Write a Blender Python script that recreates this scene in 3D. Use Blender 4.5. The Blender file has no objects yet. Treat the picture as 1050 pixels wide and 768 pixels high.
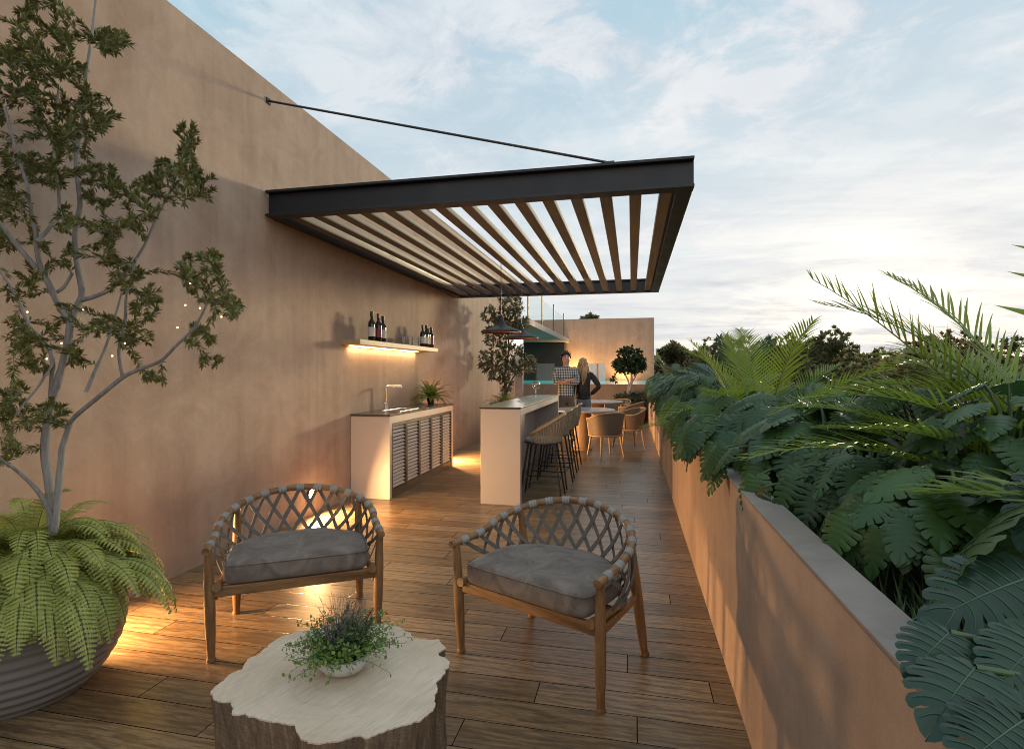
import bpy, bmesh, math, random
import numpy as np
from mathutils import Vector, Matrix, Quaternion, noise as mnoise
R = math.radians
PI = math.pi
random.seed(7)
rng = np.random.default_rng(7)
scene = bpy.context.scene
col = scene.collection

# ------------------------------------------------------------------ helpers
class MB:
    """collects verts and faces and links them as ONE mesh object"""
    def __init__(s): s.v = []; s.f = []; s.mi = []; s.n = 0
    def add(s, verts, faces, mi=0):
        o = s.n
        verts = np.asarray(verts, dtype=float).reshape(-1, 3)
        s.v.append(verts); s.n += len(verts)
        for f in faces: s.f.append(tuple(i + o for i in f)); s.mi.append(mi)
        return s
    def box(s, c, d, rz=0.0, M=None, mi=0):
        x, y, z = d[0] / 2, d[1] / 2, d[2] / 2
        p = np.array([(-x,-y,-z),(x,-y,-z),(x,y,-z),(-x,y,-z),(-x,-y,z),(x,-y,z),(x,y,z),(-x,y,z)])
        if rz:
            ca, sa = math.cos(rz), math.sin(rz)
            p = np.stack([p[:,0]*ca-p[:,1]*sa, p[:,0]*sa+p[:,1]*ca, p[:,2]], 1)
        if M is not None:
            p = np.array([M @ Vector(q) for q in p])
        p = p + np.array(c)
        return s.add(p, [(3,2,1,0),(4,5,6,7),(0,1,5,4),(1,2,6,5),(2,3,7,6),(3,0,4,7)], mi)
    def bb(s, x0, x1, y0, y1, z0, z1, mi=0):
        return s.box(((x0+x1)/2,(y0+y1)/2,(z0+z1)/2), (x1-x0,y1-y0,z1-z0), mi=mi)
    def tube(s, pts, rad, segs=8, cap=True, mi=0, flat=None):
        pts = [Vector(p) for p in pts]; n = len(pts)
        if not hasattr(rad, '__len__'): rad = [rad]*n
        t0 = (pts[1]-pts[0]).normalized()
        up = Vector((0,0,1)) if abs(t0.z) < .9 else Vector((1,0,0))
        nrm = t0.cross(up).normalized(); V = []
        for i in range(n):
            t = (pts[min(i+1,n-1)]-pts[max(i-1,0)])
            t = t.normalized() if t.length > 1e-9 else t0
            nrm = (nrm - t*nrm.dot(t)); nrm = nrm.normalized() if nrm.length > 1e-6 else t.orthogonal().normalized()
            b = t.cross(nrm)
            for k in range(segs):
                a = 2*PI*k/segs
                fl = 1.0 if flat is None else flat
                V.append(pts[i] + (nrm*math.cos(a) + b*math.sin(a)*fl)*rad[i])
        F = []
        for i in range(n-1):
            for k in range(segs):
                k2 = (k+1) % segs
                F.append((i*segs+k, i*segs+k2, (i+1)*segs+k2, (i+1)*segs+k))
        if cap:
            F.append(tuple(range(segs-1,-1,-1))); F.append(tuple((n-1)*segs+k for k in range(segs)))
        return s.add([tuple(v) for v in V], F, mi)
    def lathe(s, prof, segs=32, c=(0,0,0), mi=0, sx=1, sy=1, cap0=False, cap1=False):
        V = []; F = []; n = len(prof)
        for r, z in prof:
            for k in range(segs):
                a = 2*PI*k/segs
                V.append((c[0]+r*sx*math.cos(a), c[1]+r*sy*math.sin(a), c[2]+z))
        for i in range(n-1):
            for k in range(segs):
                k2 = (k+1) % segs
                F.append((i*segs+k, i*segs+k2, (i+1)*segs+k2, (i+1)*segs+k))
        if cap0: F.append(tuple(range(segs-1,-1,-1)))
        if cap1: F.append(tuple((n-1)*segs+k for k in range(segs)))
        return s.add(V, F, mi)
    def prism(s, outl, z0, z1, mi=0):
        n = len(outl)
        V = [(x,y,z0) for x,y in outl] + [(x,y,z1) for x,y in outl]
        F = [tuple(range(n-1,-1,-1)), tuple(range(n,2*n))] + [(i,(i+1)%n,n+(i+1)%n,n+i) for i in range(n)]
        return s.add(V, F, mi)
    def build(s, name, mat, parent=None, smooth=40, bevel=0, loc=None, rz=None):
        me = bpy.data.meshes.new(name)
        V = np.concatenate(s.v) if s.v else np.zeros((0,3))
        me.vertices.add(len(V)); me.vertices.foreach_set('co', V.astype(np.float32).ravel())
        lens = np.array([len(f) for f in s.f], dtype=np.int32)
        flat = np.fromiter((i for f in s.f for i in f), dtype=np.int32, count=int(lens.sum()))
        me.loops.add(len(flat)); me.loops.foreach_set('vertex_index', flat)
        me.polygons.add(len(lens))
        st = np.zeros(len(lens), dtype=np.int32); st[1:] = np.cumsum(lens)[:-1]
        me.polygons.foreach_set('loop_start', st)
        mats = mat if isinstance(mat, (list, tuple)) else [mat]
        for m in mats: me.materials.append(m)
        me.polygons.foreach_set('material_index', np.array(s.mi, dtype=np.int32))
        me.update(calc_edges=True); me.validate()
        if smooth: me.shade_smooth(); me.set_sharp_from_angle(angle=R(smooth))
        else: me.shade_flat()
        o = bpy.data.objects.new(name, me); col.objects.link(o)
        if parent is not None: o.parent = parent
        if loc is not None: o.location = loc
        if rz is not None: o.rotation_euler.z = rz
        if bevel:
            b = o.modifiers.new('Bevel','BEVEL'); b.width = bevel; b.segments = 2; b.limit_method = 'ANGLE'; b.angle_limit = R(50)
        return o

def tag(o, label=None, cat=None, group=None, kind=None):
    if label: o['label'] = label
    if cat: o['category'] = cat
    if group: o['group'] = group
    if kind: o['kind'] = kind
    return o
def empty(name, loc=(0,0,0), rz=0, label=None, cat=None, group=None):
    o = bpy.data.objects.new(name, None); col.objects.link(o)
    o.location = loc; o.rotation_euler.z = rz; o.empty_display_size = .1
    return tag(o, label, cat, group)
def dup(o, loc=None, rz=None, label=None, parent=None):
    c = o.copy(); col.objects.link(c)
    if parent is not None: c.parent = parent
    if loc is not None: c.location = loc
    if rz is not None: c.rotation_euler.z = rz
    if label: c['label'] = label
    for ch in [x for x in bpy.data.objects if x.parent == o]: dup(ch, parent=c)
    return c

# ------------------------------------------------------------------ materials
class NT:
    def __init__(s, name):
        s.m = bpy.data.materials.new(name); s.m.use_nodes = True
        s.t = s.m.node_tree; s.N = s.t.nodes; s.L = s.t.links
        s.bsdf = s.N['Principled BSDF']; s.out = s.N['Material Output']
    def n(s, typ, **kw):
        x = s.N.new(typ)
        for k, v in kw.items(): setattr(x, k, v)
        return x
    def link(s, a, b): s.L.new(a, b)
    def val(s, node, i, v):
        if hasattr(v, 'is_linked'): s.L.new(v, node.inputs[i])
        else: node.inputs[i].default_value = v
    def math(s, op, a, b=0.0, c=None, clamp=False):
        x = s.n('ShaderNodeMath', operation=op, use_clamp=clamp); s.val(x,0,a); s.val(x,1,b)
        if c is not None: s.val(x,2,c)
        return x.outputs[0]
    def mix(s, f, a, b, blend='MIX'):
        x = s.n('ShaderNodeMix', data_type='RGBA', blend_type=blend)
        s.val(x,0,f); s.val(x,6,a if hasattr(a,'is_linked') else c4(a)); s.val(x,7,b if hasattr(b,'is_linked') else c4(b))
        return x.outputs[2]
    def coord(s, scale=(1,1,1), kind='Object', rot=(0,0,0)):
        t = s.n('ShaderNodeTexCoord'); m = s.n('ShaderNodeMapping'); m.inputs['Scale'].default_value = scale; m.inputs['Rotation'].default_value = rot
        s.link(t.outputs[kind], m.inputs[0]); return m.outputs[0]
    def noise(s, vec, scale, detail=4, rough=.55, dist=0.0, out=0):
        x = s.n('ShaderNodeTexNoise'); s.link(vec, x.inputs['Vector']); x.inputs['Scale'].default_value = scale
        x.inputs['Detail'].default_value = detail; x.inputs['Roughness'].default_value = rough; x.inputs['Distortion'].default_value = dist
        return x.outputs[out]
    def ramp(s, f, stops, interp='LINEAR'):
        x = s.n('ShaderNodeValToRGB'); s.link(f, x.inputs[0]); e = x.color_ramp.elements; x.color_ramp.interpolation = interp
        while len(e) < len(stops): e.new(.5)
        for i, (p, c) in enumerate(stops):
            e[i].position = p; e[i].color = c4(c) if hasattr(c,'__len__') else (c,c,c,1)
        return x.outputs[0]
    def bump(s, h, strength=.3, dist=.01):
        x = s.n('ShaderNodeBump'); x.inputs['Strength'].default_value = strength; x.inputs['Distance'].default_value = dist
        s.link(h, x.inputs['Height']); s.link(x.outputs[0], s.bsdf.inputs['Normal'])
    def set(s, **kw):
        for k, v in kw.items():
            k = {'base':'Base Color','rough':'Roughness','metal':'Metallic','spec':'Specular IOR Level','trans':'Transmission Weight','ior':'IOR','alpha':'Alpha','emit':'Emission Color','es':'Emission Strength','coat':'Coat Weight','sheen':'Sheen Weight'}[k]
            i = s.bsdf.inputs[k]
            if hasattr(v, 'is_linked'): s.L.new(v, i)
            else: i.default_value = c4(v) if hasattr(v,'__len__') else v
        return s
def c4(c): return (c[0], c[1], c[2], 1.0)
def sc(c, k): return tuple(x*k for x in c)

def m_plain(name, c, rough=.5, metal=0, var=.12, scale=18, bump=0.0, spec=.5):
    t = NT(name); v = t.coord()
    n = t.noise(v, scale, 5)
    t.set(base=t.mix(n, sc(c, 1-var*1.6), sc(c, 1+var*1.6)), metal=metal, spec=spec)
    r = t.ramp(t.noise(v, scale*.7, 4), [(0.3, rough*.85), (.7, min(1, rough*1.15))]); t.set(rough=r)
    if bump: t.bump(t.noise(v, scale*6, 4), bump, .004)
    return t.m
def m_stucco(name, c1, c2, c3, rough=.8, streak=1.0, big=.55):
    t = NT(name); v = t.coord()
    a = t.ramp(t.noise(v, big, 6, .6, .4), [(.38, 0), (.62, 1)])
    s = t.noise(t.coord((3.2,3.2,.22)), 1.3, 6, .65, .3)
    s = t.ramp(s, [(.38, 0), (.64, 1)])
    b = t.mix(a, c1, c2)
    b = t.mix(t.math('MULTIPLY', s, .75*streak), b, c3)
    md = t.ramp(t.noise(v, 2.1, 7, .68, .8), [(.40, 0), (.66, 1)]); b = t.mix(t.math('MULTIPLY', md, .58), b, sc(c2, 1.10))
    sp = t.ramp(t.noise(v, 9, 8, .75, .6), [(.45, 0), (.75, 1)])
    b = t.mix(t.math('MULTIPLY', sp, .32), b, sc(c3, .78))
    fine = t.noise(v, 70, 5, .7)
    b = t.mix(t.math('MULTIPLY', fine, .25), b, sc(c1, 1.25))
    t.set(base=b, rough=rough, spec=.3)
    h = t.math('ADD', t.math('MULTIPLY', t.noise(v, 3.5, 7, .65), .8), t.math('MULTIPLY', fine, .25))
    t.bump(h, .35, .02)
    return t.m
def m_wood(name, c1, c2, rough=.45, axis=2, scale=9, bump=.15):
    t = NT(name); s = [1,1,1]; s[axis] = .12
    v = t.coord(tuple(x*scale for x in s))
    g = t.noise(v, 1.6, 8, .62, 1.2)
    f = t.noise(t.coord(tuple(x*scale*9 for x in s)), 1.5, 4, .6)
    g2 = t.ramp(g, [(.3, 0), (.52, .6), (.7, 1)])
    b = t.mix(g2, c1, c2); b = t.mix(t.math('MULTIPLY', t.ramp(f, [(.45,0),(.75,1)]), .35), b, sc(c1, .45))
    t.set(base=b, rough=rough, spec=.4); t.bump(f, bump, .003)
    return t.m
def m_leaf(name, c1, c2, trans=.3, rough=.4, spec=.5, tc=None, veins=0):
    t = NT(name); g = t.n('ShaderNodeNewGeometry')
    v = t.coord(); n = t.noise(v, 5, 3)
    f = t.math('ADD', t.math('MULTIPLY', g.outputs['Random Per Island'], .65), t.math('MULTIPLY', n, .45), clamp=True)
    b = t.mix(f, c1, c2)
    t.set(base=b, rough=rough, spec=spec)
    tr = t.n('ShaderNodeBsdfTranslucent'); tt = t.mix(.5, b, tc or sc(c2, 1.6)); t.link(tt, tr.inputs[0])
    ms = t.n('ShaderNodeMixShader'); ms.inputs[0].default_value = trans
    t.link(t.bsdf.outputs[0], ms.inputs[1]); t.link(tr.outputs[0], ms.inputs[2]); t.link(ms.outputs[0], t.out.inputs[0])
    return t.m
def m_emit(name, c, s):
    t = NT(name); t.set(base=(.8,.8,.8), emit=c, es=s); return t.m
def m_glass(name, c=(1,1,1), rough=.02, ior=1.45, thin=False):
    t = NT(name); t.set(base=c, rough=rough, trans=1.0, ior=ior); return t.m

def m_thin(name):
    t = NT(name); tr = t.n('ShaderNodeBsdfTransparent'); tr.inputs[0].default_value = (.93,.96,.95,1); gl = t.n('ShaderNodeBsdfGlossy'); gl.inputs['Roughness'].default_value = .03
    ms = t.n('ShaderNodeMixShader'); ms.inputs[0].default_value = .06; t.link(tr.outputs[0], ms.inputs[1]); t.link(gl.outputs[0], ms.inputs[2]); t.link(ms.outputs[0], t.out.inputs[0]); return t.m
def m_deck():
    t = NT('deck_planks'); tc = t.n('ShaderNodeTexCoord'); sp = t.n('ShaderNodeSeparateXYZ'); t.link(tc.outputs['Object'], sp.inputs[0])
    X, Y = sp.outputs[0], sp.outputs[1]
    W, Ln, gap = .166, 1.45, .0021
    yr = t.math('DIVIDE', Y, W); row = t.math('FLOOR', yr); fy = t.math('FRACT', yr)
    wn = t.n('ShaderNodeTexWhiteNoise', noise_dimensions='1D'); t.link(row, wn.inputs['W'])
    xs = t.math('ADD', t.math('DIVIDE', X, Ln), t.math('ADD', t.math('MULTIPLY', row, .37), t.math('MULTIPLY', wn.outputs[0], .22)))
    cl = t.math('FLOOR', xs); fx = t.math('FRACT', xs)
    cb = t.n('ShaderNodeCombineXYZ'); t.link(row, cb.inputs[0]); t.link(cl, cb.inputs[1])
    w2 = t.n('ShaderNodeTexWhiteNoise', noise_dimensions='2D'); t.link(cb.outputs[0], w2.inputs[0])
    rnd = w2.outputs[0]
    ey = t.math('MULTIPLY', t.math('MINIMUM', fy, t.math('SUBTRACT', 1.0, fy)), W)
    ex = t.math('MULTIPLY', t.math('MINIMUM', fx, t.math('SUBTRACT', 1.0, fx)), Ln)
    e = t.math('MINIMUM', ex, ey)
    g = t.n('ShaderNodeMapRange', interpolation_type='SMOOTHSTEP'); t.link(e, g.inputs[0]); g.inputs[1].default_value = gap*.6; g.inputs[2].default_value = gap*1.6
    solid = g.outputs[0]
    off = t.n('ShaderNodeCombineXYZ'); t.link(t.math('MULTIPLY', rnd, 37.0), off.inputs[0]); t.link(t.math('MULTIPLY', rnd, 11.0), off.inputs[2]); t.link(t.math('MULTIPLY', rnd, 5.0), off.inputs[1])
    va = t.n('ShaderNodeVectorMath', operation='ADD'); t.link(tc.outputs['Object'], va.inputs[0]); t.link(off.outputs[0], va.inputs[1])
    mp = t.n('ShaderNodeMapping'); mp.inputs['Scale'].default_value = (1.1, 9, 1); t.link(va.outputs[0], mp.inputs[0])
    grain = t.noise(mp.outputs[0], 2.2, 9, .66, 1.8)
    mp2 = t.n('ShaderNodeMapping'); mp2.inputs['Scale'].default_value = (9, 75, 1); t.link(va.outputs[0], mp2.inputs[0])
    fine = t.noise(mp2.outputs[0], 1.6, 5, .7, .3)
    wv = t.n('ShaderNodeTexWave', wave_type='BANDS', bands_direction='Y'); t.link(mp.outputs[0], wv.inputs[0]); wv.inputs['Scale'].default_value = .8; wv.inputs['Distortion'].default_value = 16; wv.inputs['Detail'].default_value = 5; wv.inputs['Detail Scale'].default_value = 1.1
    c = t.ramp(t.math('ADD', t.math('MULTIPLY', grain, .75), t.math('MULTIPLY', rnd, .27)), [(.25, (.118,.071,.034)), (.5, (.26,.165,.083)), (.78, (.40,.27,.147))])
    c = t.mix(t.math('MULTIPLY', t.ramp(wv.outputs[1], [(.55,0),(.95,1)]), .5), c, (.058,.035,.02))
    c = t.mix(t.math('MULTIPLY', t.ramp(fine, [(.46,0),(.66,1)]), .65), c, (.045,.026,.014))
    c = t.mix(solid, (.014,.009,.006), c)
    big = t.noise(tc.outputs['Object'], .9, 5, .6)
    t.set(base=c, spec=t.math('MULTIPLY', solid, .55), rough=t.math('ADD', t.math('ADD', .17, t.math('MULTIPLY', big, .2)), t.math('MULTIPLY', fine, .12)))
    h = t.math('ADD', t.math('MULTIPLY', solid, 1.0), t.math('ADD', t.math('MULTIPLY', fine, .14), t.math('MULTIPLY', rnd, .12)))
    t.bump(h, .3, .0025)
    return t.m

M = {}
M['deck'] = m_deck()
M['wall'] = m_stucco('terracotta_stucco', (.325,.233,.174), (.41,.317,.247), (.25,.174,.130))
M['parapet'] = m_stucco('warm_stucco', (.40,.275,.200), (.46,.335,.258), (.31,.208,.148), streak=.8)
M['rear'] = m_stucco('rear_stucco', (.27,.18,.135), (.33,.235,.18), (.22,.145,.105), big=.35)
M['cap'] = m_stucco('cap_concrete', (.20,.168,.147), (.285,.245,.215), (.14,.118,.102), rough=.75, streak=.3, big=1.6)
M['poolwall'] = m_stucco('pool_render', (.17,.125,.095), (.21,.155,.12), (.14,.10,.075))
M['dark_render'] = m_plain('dark_render', (.05,.042,.038), .8, scale=3)
M['slab'] = m_plain('slab_plaster', (.36,.30,.255), .8, scale=2.5, var=.06)
M['steel'] = m_plain('dark_steel', (.015,.018,.024), .45, 0.0, scale=5, var=.14, bump=.05, spec=.3)
M['col'] = m_plain('grey_steel', (.17,.175,.19), .5, 0.0, scale=5)
M['black'] = m_plain('black_metal', (.012,.012,.013), .4, 0.0, scale=12)
M['slatwood'] = m_wood('pergola_wood', (.064,.053,.045), (.120,.101,.085), .55, axis=1, scale=6)
M['chairwood'] = m_wood('teak_wood', (.105,.052,.020), (.30,.165,.075), .42, axis=2, scale=14)
M['chairwood_x'] = m_wood('teak_wood_lengthwise', (.105,.052,.020), (.30,.165,.075), .42, axis=0, scale=14)
M['shelfwood'] = m_wood('pale_shelf_wood', (.33,.24,.14), (.46,.35,.22), .5, axis=1, scale=8)
M['cord'] = m_plain('grey_cord', (.14,.126,.113), .85, var=.25, scale=60, bump=.5)
M['cordl'] = m_plain('pale_cord', (.27,.255,.24), .85, var=.2, scale=80, bump=.5)
M['stone_top'] = m_stucco('dark_stone', (.055,.05,.043), (.085,.078,.066), (.04,.036,.03), rough=.22, streak=.2, big=3)
M['bartop'] = m_stucco('bar_stone', (.30,.28,.19), (.38,.355,.25), (.22,.20,.14), rough=.28, streak=.2, big=4)  # stone base lightened to carry the yellowish reflection of the grazing sun
M['white'] = m_plain('off_white_lacquer', (.55,.48,.42), .5, var=.03, scale=2)
M['barwhite'] = m_plain('bar_lacquer', (.35,.31,.295), .4, var=.03, scale=2)
M['louvre'] = m_plain('louvre_white', (.62,.58,.53), .45, var=.04)
M['bronze'] = m_plain('bronze_frame', (.036,.032,.029), .45, var=.1)
M['chrome'] = m_plain('chrome', (.75,.75,.75), .15, 1.0, var=.02)
M['glass'] = m_glass('clear_glass')
M['bottle'] = m_plain('dark_bottle_glass', (.008,.007,.008), .08, var=.1)
M['paper'] = m_plain('label_paper', (.62,.58,.54), .7, var=.08)
M['foil'] = m_plain('red_foil', (.16,.02,.025), .35)
M['copper'] = m_plain('copper_lining', (.22,.07,.03), .5, .6)
M['tabletop'] = m_plain('table_top', (.42,.37,.35), .25, var=.06, scale=6)
M['drumwood'] = m_wood('drum_wood', (.26,.15,.075), (.38,.23,.12), .5, axis=2, scale=8)
M['rattan'] = m_plain('rattan_weave', (.15,.10,.065), .65, var=.3, scale=70, bump=.6)
M['rattanwood'] = m_wood('light_oak', (.30,.175,.085), (.44,.28,.15), .45, axis=2, scale=14)
M['seatpad'] = m_plain('seat_pad', (.34,.29,.235), .85, var=.1, scale=40, bump=.3)
M['ropes'] = m_plain('stool_rope', (.27,.21,.14), .75, var=.2, scale=60, bump=.4)
M['soil'] = m_plain('soil', (.03,.022,.016), .95, var=.4, scale=25, bump=.8)
M['ground'] = m_plain('ground_earth', (.045,.05,.028), .95, var=.4, scale=.6)
M['ficus_pot'] = m_plain('brown_pot', (.075,.052,.04), .6, var=.2, scale=8)
M['whitepot'] = m_stucco('white_pot_glaze', (.5,.49,.47), (.6,.59,.57), (.38,.37,.36), rough=.5, streak=.2, big=14)
M['thin'] = m_thin('thin_glass_sheet')
M['waterglow'] = m_emit('underwater_light', (.25,.95,.9), 2.0)

def m_pot():
    t = NT('ribbed_grey_pot'); v = t.coord()
    n = t.noise(v, 7, 6, .65)
    t.set(base=t.mix(n, (.155,.142,.135), (.25,.23,.22)), rough=.6, spec=.35)
    t.bump(t.noise(v, 60, 5, .7), .25, .004); return t.m
M['pot'] = m_pot()
def m_cushion():
    t = NT('grey_velvet'); v = t.coord()
    n = t.ramp(t.noise(v, 9, 6, .68, 1.0), [(.35, 0), (.68, 1)]); f = t.noise(v, 120, 3)
    c = t.mix(n, (.115,.092,.079), (.215,.178,.155)); t.set(base=c, rough=.9, spec=.2, sheen=.12)
    t.bump(t.math('ADD', t.math('MULTIPLY', n, .7), t.math('MULTIPLY', f, .3)), .25, .006); return t.m
M['cushion'] = m_cushion()
def m_bark_side():
    t = NT('stump_bark'); v = t.coord((9,9,1.3)); n = t.noise(v, 2.2, 8, .65, 1.2); f = t.noise(t.coord((45,45,5)), 2, 5, .7)
    wv = t.n('ShaderNodeTexWave', wave_type='BANDS', bands_direction='DIAGONAL'); t.link(t.coord((1,1,2.2)), wv.inputs[0]); wv.inputs['Scale'].default_value = 14; wv.inputs['Distortion'].default_value = 14; wv.inputs['Detail'].default_value = 4
    c = t.ramp(n, [(.3, (.10,.066,.04)), (.52, (.24,.165,.105)), (.72, (.40,.29,.195))])
    c = t.mix(t.math('MULTIPLY', t.ramp(f,[(.45,0),(.7,1)]), .5), c, (.06,.04,.025))
    c = t.mix(t.math('MULTIPLY', wv.outputs[1], .35), c, (.085,.055,.033))
    t.set(base=c, rough=.8); t.bump(t.math('ADD', n, t.math('MULTIPLY', f, .4)), .7, .02); return t.m
def m_endgrain():
    t = NT('stump_end_grain'); tc = t.n('ShaderNodeTexCoord'); mp = t.n('ShaderNodeMapping'); t.link(tc.outputs['Object'], mp.inputs[0]); mp.inputs['Location'].default_value = (.02,-.03,0)
    v = mp.outputs[0]
    wob = t.noise(v, 2.6, 4, .6); ln = t.n('ShaderNodeVectorMath', operation='LENGTH'); t.link(v, ln.inputs[0])
    rr = t.math('ADD', ln.outputs['Value'], t.math('MULTIPLY', wob, .17))
    rn = t.n('ShaderNodeTexNoise', noise_dimensions='1D'); t.link(t.math('MULTIPLY', rr, 60.0), rn.inputs['W']); rn.inputs['Scale'].default_value = 1.0; rn.inputs['Detail'].default_value = 3; ring = rn.outputs[0]
    ringb = t.noise(t.coord(), 3.5, 5, .6, .6)
    mr = t.n('ShaderNodeMapping'); mr.inputs['Rotation'].default_value = (0,0,R(-68)); t.link(tc.outputs['Object'], mr.inputs[0]); ms_ = t.n('ShaderNodeMapping'); ms_.inputs['Scale'].default_value = (5,70,1); t.link(mr.outputs[0], ms_.inputs[0])
    saw = t.noise(ms_.outputs[0], 1.9, 4, .6, .5)
    zone = t.ramp(rr, [(.0,1),(.2,.8),(.34,.1),(.5,0)])
    c = t.mix(t.ramp(ringb,[(.35,0),(.7,1)]), (.70,.57,.44), (.57,.44,.31))
    c = t.mix(t.math('MULTIPLY', zone, t.ramp(t.noise(v, 6, 5, .6),[(.36,0),(.62,.9)])), c, (.38,.26,.155))
    c = t.mix(t.math('MULTIPLY', t.ramp(ring,[(.45,0),(.7,1)]), .16), c, (.36,.28,.21))
    c = t.mix(t.math('MULTIPLY', t.ramp(saw,[(.5,0),(.66,1)]), .45), c, (.40,.33,.27))
    # radial cracks
    sp = t.n('ShaderNodeSeparateXYZ'); t.link(v, sp.inputs[0])
    an = t.math('ARCTAN2', sp.outputs[1], sp.outputs[0])
    ck = None
    for a0, w in ((-.95,.010),(-2.55,.009),(.35,.006)):
        d = t.math('ABSOLUTE', t.math('ADD', t.math('SUBTRACT', an, a0), t.math('MULTIPLY', t.math('SUBTRACT', wob, .5), .25)))
        m = t.math('LESS_THAN', t.math('MULTIPLY', d, ln.outputs['Value']), w*.16)
        m = t.math('MULTIPLY', m, t.math('LESS_THAN', ln.outputs['Value'], .29 + w*4))
        ck = m if ck is None else t.math('MAXIMUM', ck, m)
    c = t.mix(t.math('MULTIPLY', ck, .75), c, (.10,.065,.045))
    t.set(base=c, rough=.68, spec=.3)
    t.bump(t.math('ADD', t.math('MULTIPLY', saw, 1.0), t.math('MULTIPLY', ring, .06)), .5, .004); return t.m
M['bark_side'] = m_bark_side(); M['endgrain'] = m_endgrain()
M['bark_pale'] = m_wood('pale_bark', (.15,.14,.135), (.30,.285,.275), .8, axis=2, scale=12, bump=.5)
M['bark'] = m_wood('brown_bark', (.07,.055,.042), (.14,.11,.085), .85, axis=2, scale=8, bump=.5)
M['monstera'] = m_leaf('monstera_leaf', (.012,.036,.014), (.058,.122,.033), .2, .34, .36)
M['monstera_blue'] = m_leaf('monstera_leaf_cool', (.010,.030,.019), (.028,.060,.036), .10, .30, .3)
M['philo'] = m_leaf('philodendron_leaf', (.012,.036,.015), (.056,.122,.038), .2, .35, .36)
M['vein'] = m_plain('leaf_vein_green', (.045,.092,.05), .5)
M['petiole'] = m_plain('petiole_green', (.045,.085,.03), .5)
M['palm'] = m_leaf('palm_leaflet', (.072,.13,.014), (.15,.235,.028), .45, .36, .35, (.32,.44,.04))
M['palm_dark'] = m_leaf('palm_leaflet_dark', (.02,.052,.034), (.045,.088,.05), .22, .4, .5)
M['palm_stem'] = m_plain('palm_stem', (.14,.16,.04), .5, var=.25)
M['fern'] = m_leaf('fern_leaf', (.27,.31,.07), (.44,.46,.14), .32, .5, .35, (.36,.40,.08))
M['fern_dark'] = m_leaf('fern_leaf_dark', (.07,.13,.02), (.17,.24,.05), .32, .5, .35)
M['treeleaf'] = m_leaf('small_tree_leaf', (.055,.065,.02), (.165,.175,.052), .2, .42, .4)
M['oliveleaf'] = m_leaf('olive_leaf', (.075,.085,.045), (.19,.20,.11), .2, .45, .4)
M['ficusleaf'] = m_leaf('ficus_leaf', (.015,.034,.018), (.035,.068,.032), .12, .4, .45)
M['bgleaf'] = m_leaf('far_tree_leaf', (.045,.055,.03), (.10,.115,.06), .65, .6, .2, (.34,.31,.13))  # leaf colour lightened and made more translucent in place of sunlit haze
M['bgleaf2'] = m_leaf('far_tree_leaf_brown', (.07,.06,.03), (.14,.115,.06), .65, .6, .2, (.42,.31,.13))  # brown variant, its pale tone likewise holding the haze and backlight
M['grass'] = m_leaf('planter_grass_blade', (.07,.12,.055), (.13,.20,.09), .2, .5, .3)
M['herb'] = m_leaf('trailing_herb_leaf', (.075,.145,.028), (.22,.32,.075), .3, .42, .5)
M['herb_dark'] = m_leaf('dark_heather_leaf', (.02,.035,.022), (.05,.065,.042), .15, .6, .3)
M['herb_grey'] = m_leaf('grey_heather_sprig', (.16,.15,.155), (.27,.25,.255), .2, .8, .2)
M['potfern'] = m_leaf('pot_fern_leaf', (.07,.12,.02), (.16,.22,.045), .35, .5, .4)

# ------------------------------------------------------------------ camera
cam = bpy.data.cameras.new('camera'); co = bpy.data.objects.new('camera', cam); col.objects.link(co)
co.location = (0, 0, 1.43); co.rotation_euler = (R(90), 0, R(12.388))
cam.sensor_width = 36; cam.sensor_fit = 'HORIZONTAL'; cam.lens = 560/1050*36; cam.shift_y = -.00286
cam.clip_start = .02; cam.clip_end = 3000
scene.camera = co

# ------------------------------------------------------------------ setting
WX = -3.12          # face of the tall wall
PX0, PX1, PZ = .445, .545, .933
m = MB(); m.add([(-3.4,-5,0),(PX0+.02,-5,0),(PX0+.02,16.35,0),(-3.4,16.35,0)], [(0,1,2,3)])
tag(m.build('deck', M['deck'], smooth=0), kind='structure')
m = MB(); m.add([(-2500,-2500,-7),(2500,-2500,-7),(2500,2500,-7),(-2500,2500,-7)], [(0,1,2,3)])
tag(m.build('ground', M['ground'], smooth=0), kind='structure')
m = MB(); m.bb(WX-.4, WX, -5, 15.3, -7, 3.98)
tag(m.build('stucco_wall', M['wall'], smooth=0, bevel=.006), 'tall terracotta stucco wall running along the left side of the terrace', 'wall')
pw = empty('parapet_wall', (0,0,0)); tag(pw, 'low terracotta parapet wall with grey cap along the planted side of the terrace', 'wall')
m = MB(); m.bb(PX0, PX1, -5, 16.3, -7, PZ-.012); m.build('wall_body', M['parapet'], pw, smooth=0)
m = MB(); m.bb(PX0-.002, PX1+.004, -5, 16.3, PZ-.011, PZ+.002); m.build('cap', M['cap'], pw, smooth=0, bevel=.003)
ow = MB(); ow.bb(1.75, 1.87, -5, 25, -7, .9)
tag(ow.build('planter_wall', M['parapet'], smooth=0), 'outer planter wall hidden behind the hanging leaves', 'wall')
m = MB()
nx, ny = 8, 90; V = []; F = []
for j in range(ny+1):
    for i in range(nx+1):
        x = PX1+.002 + (1.748-PX1)*i/nx; y = -5 + 30*j/ny
        V.append((x, y, .74 + .05*mnoise.noise((x*3, y*3, 1))))
for j in range(ny):
    for i in range(nx):
        a = j*(nx+1)+i; F.append((a, a+1, a+nx+2, a+nx+1))
m.add(V, F); tag(m.build('soil', M['soil'], smooth=60), kind='structure')

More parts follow.
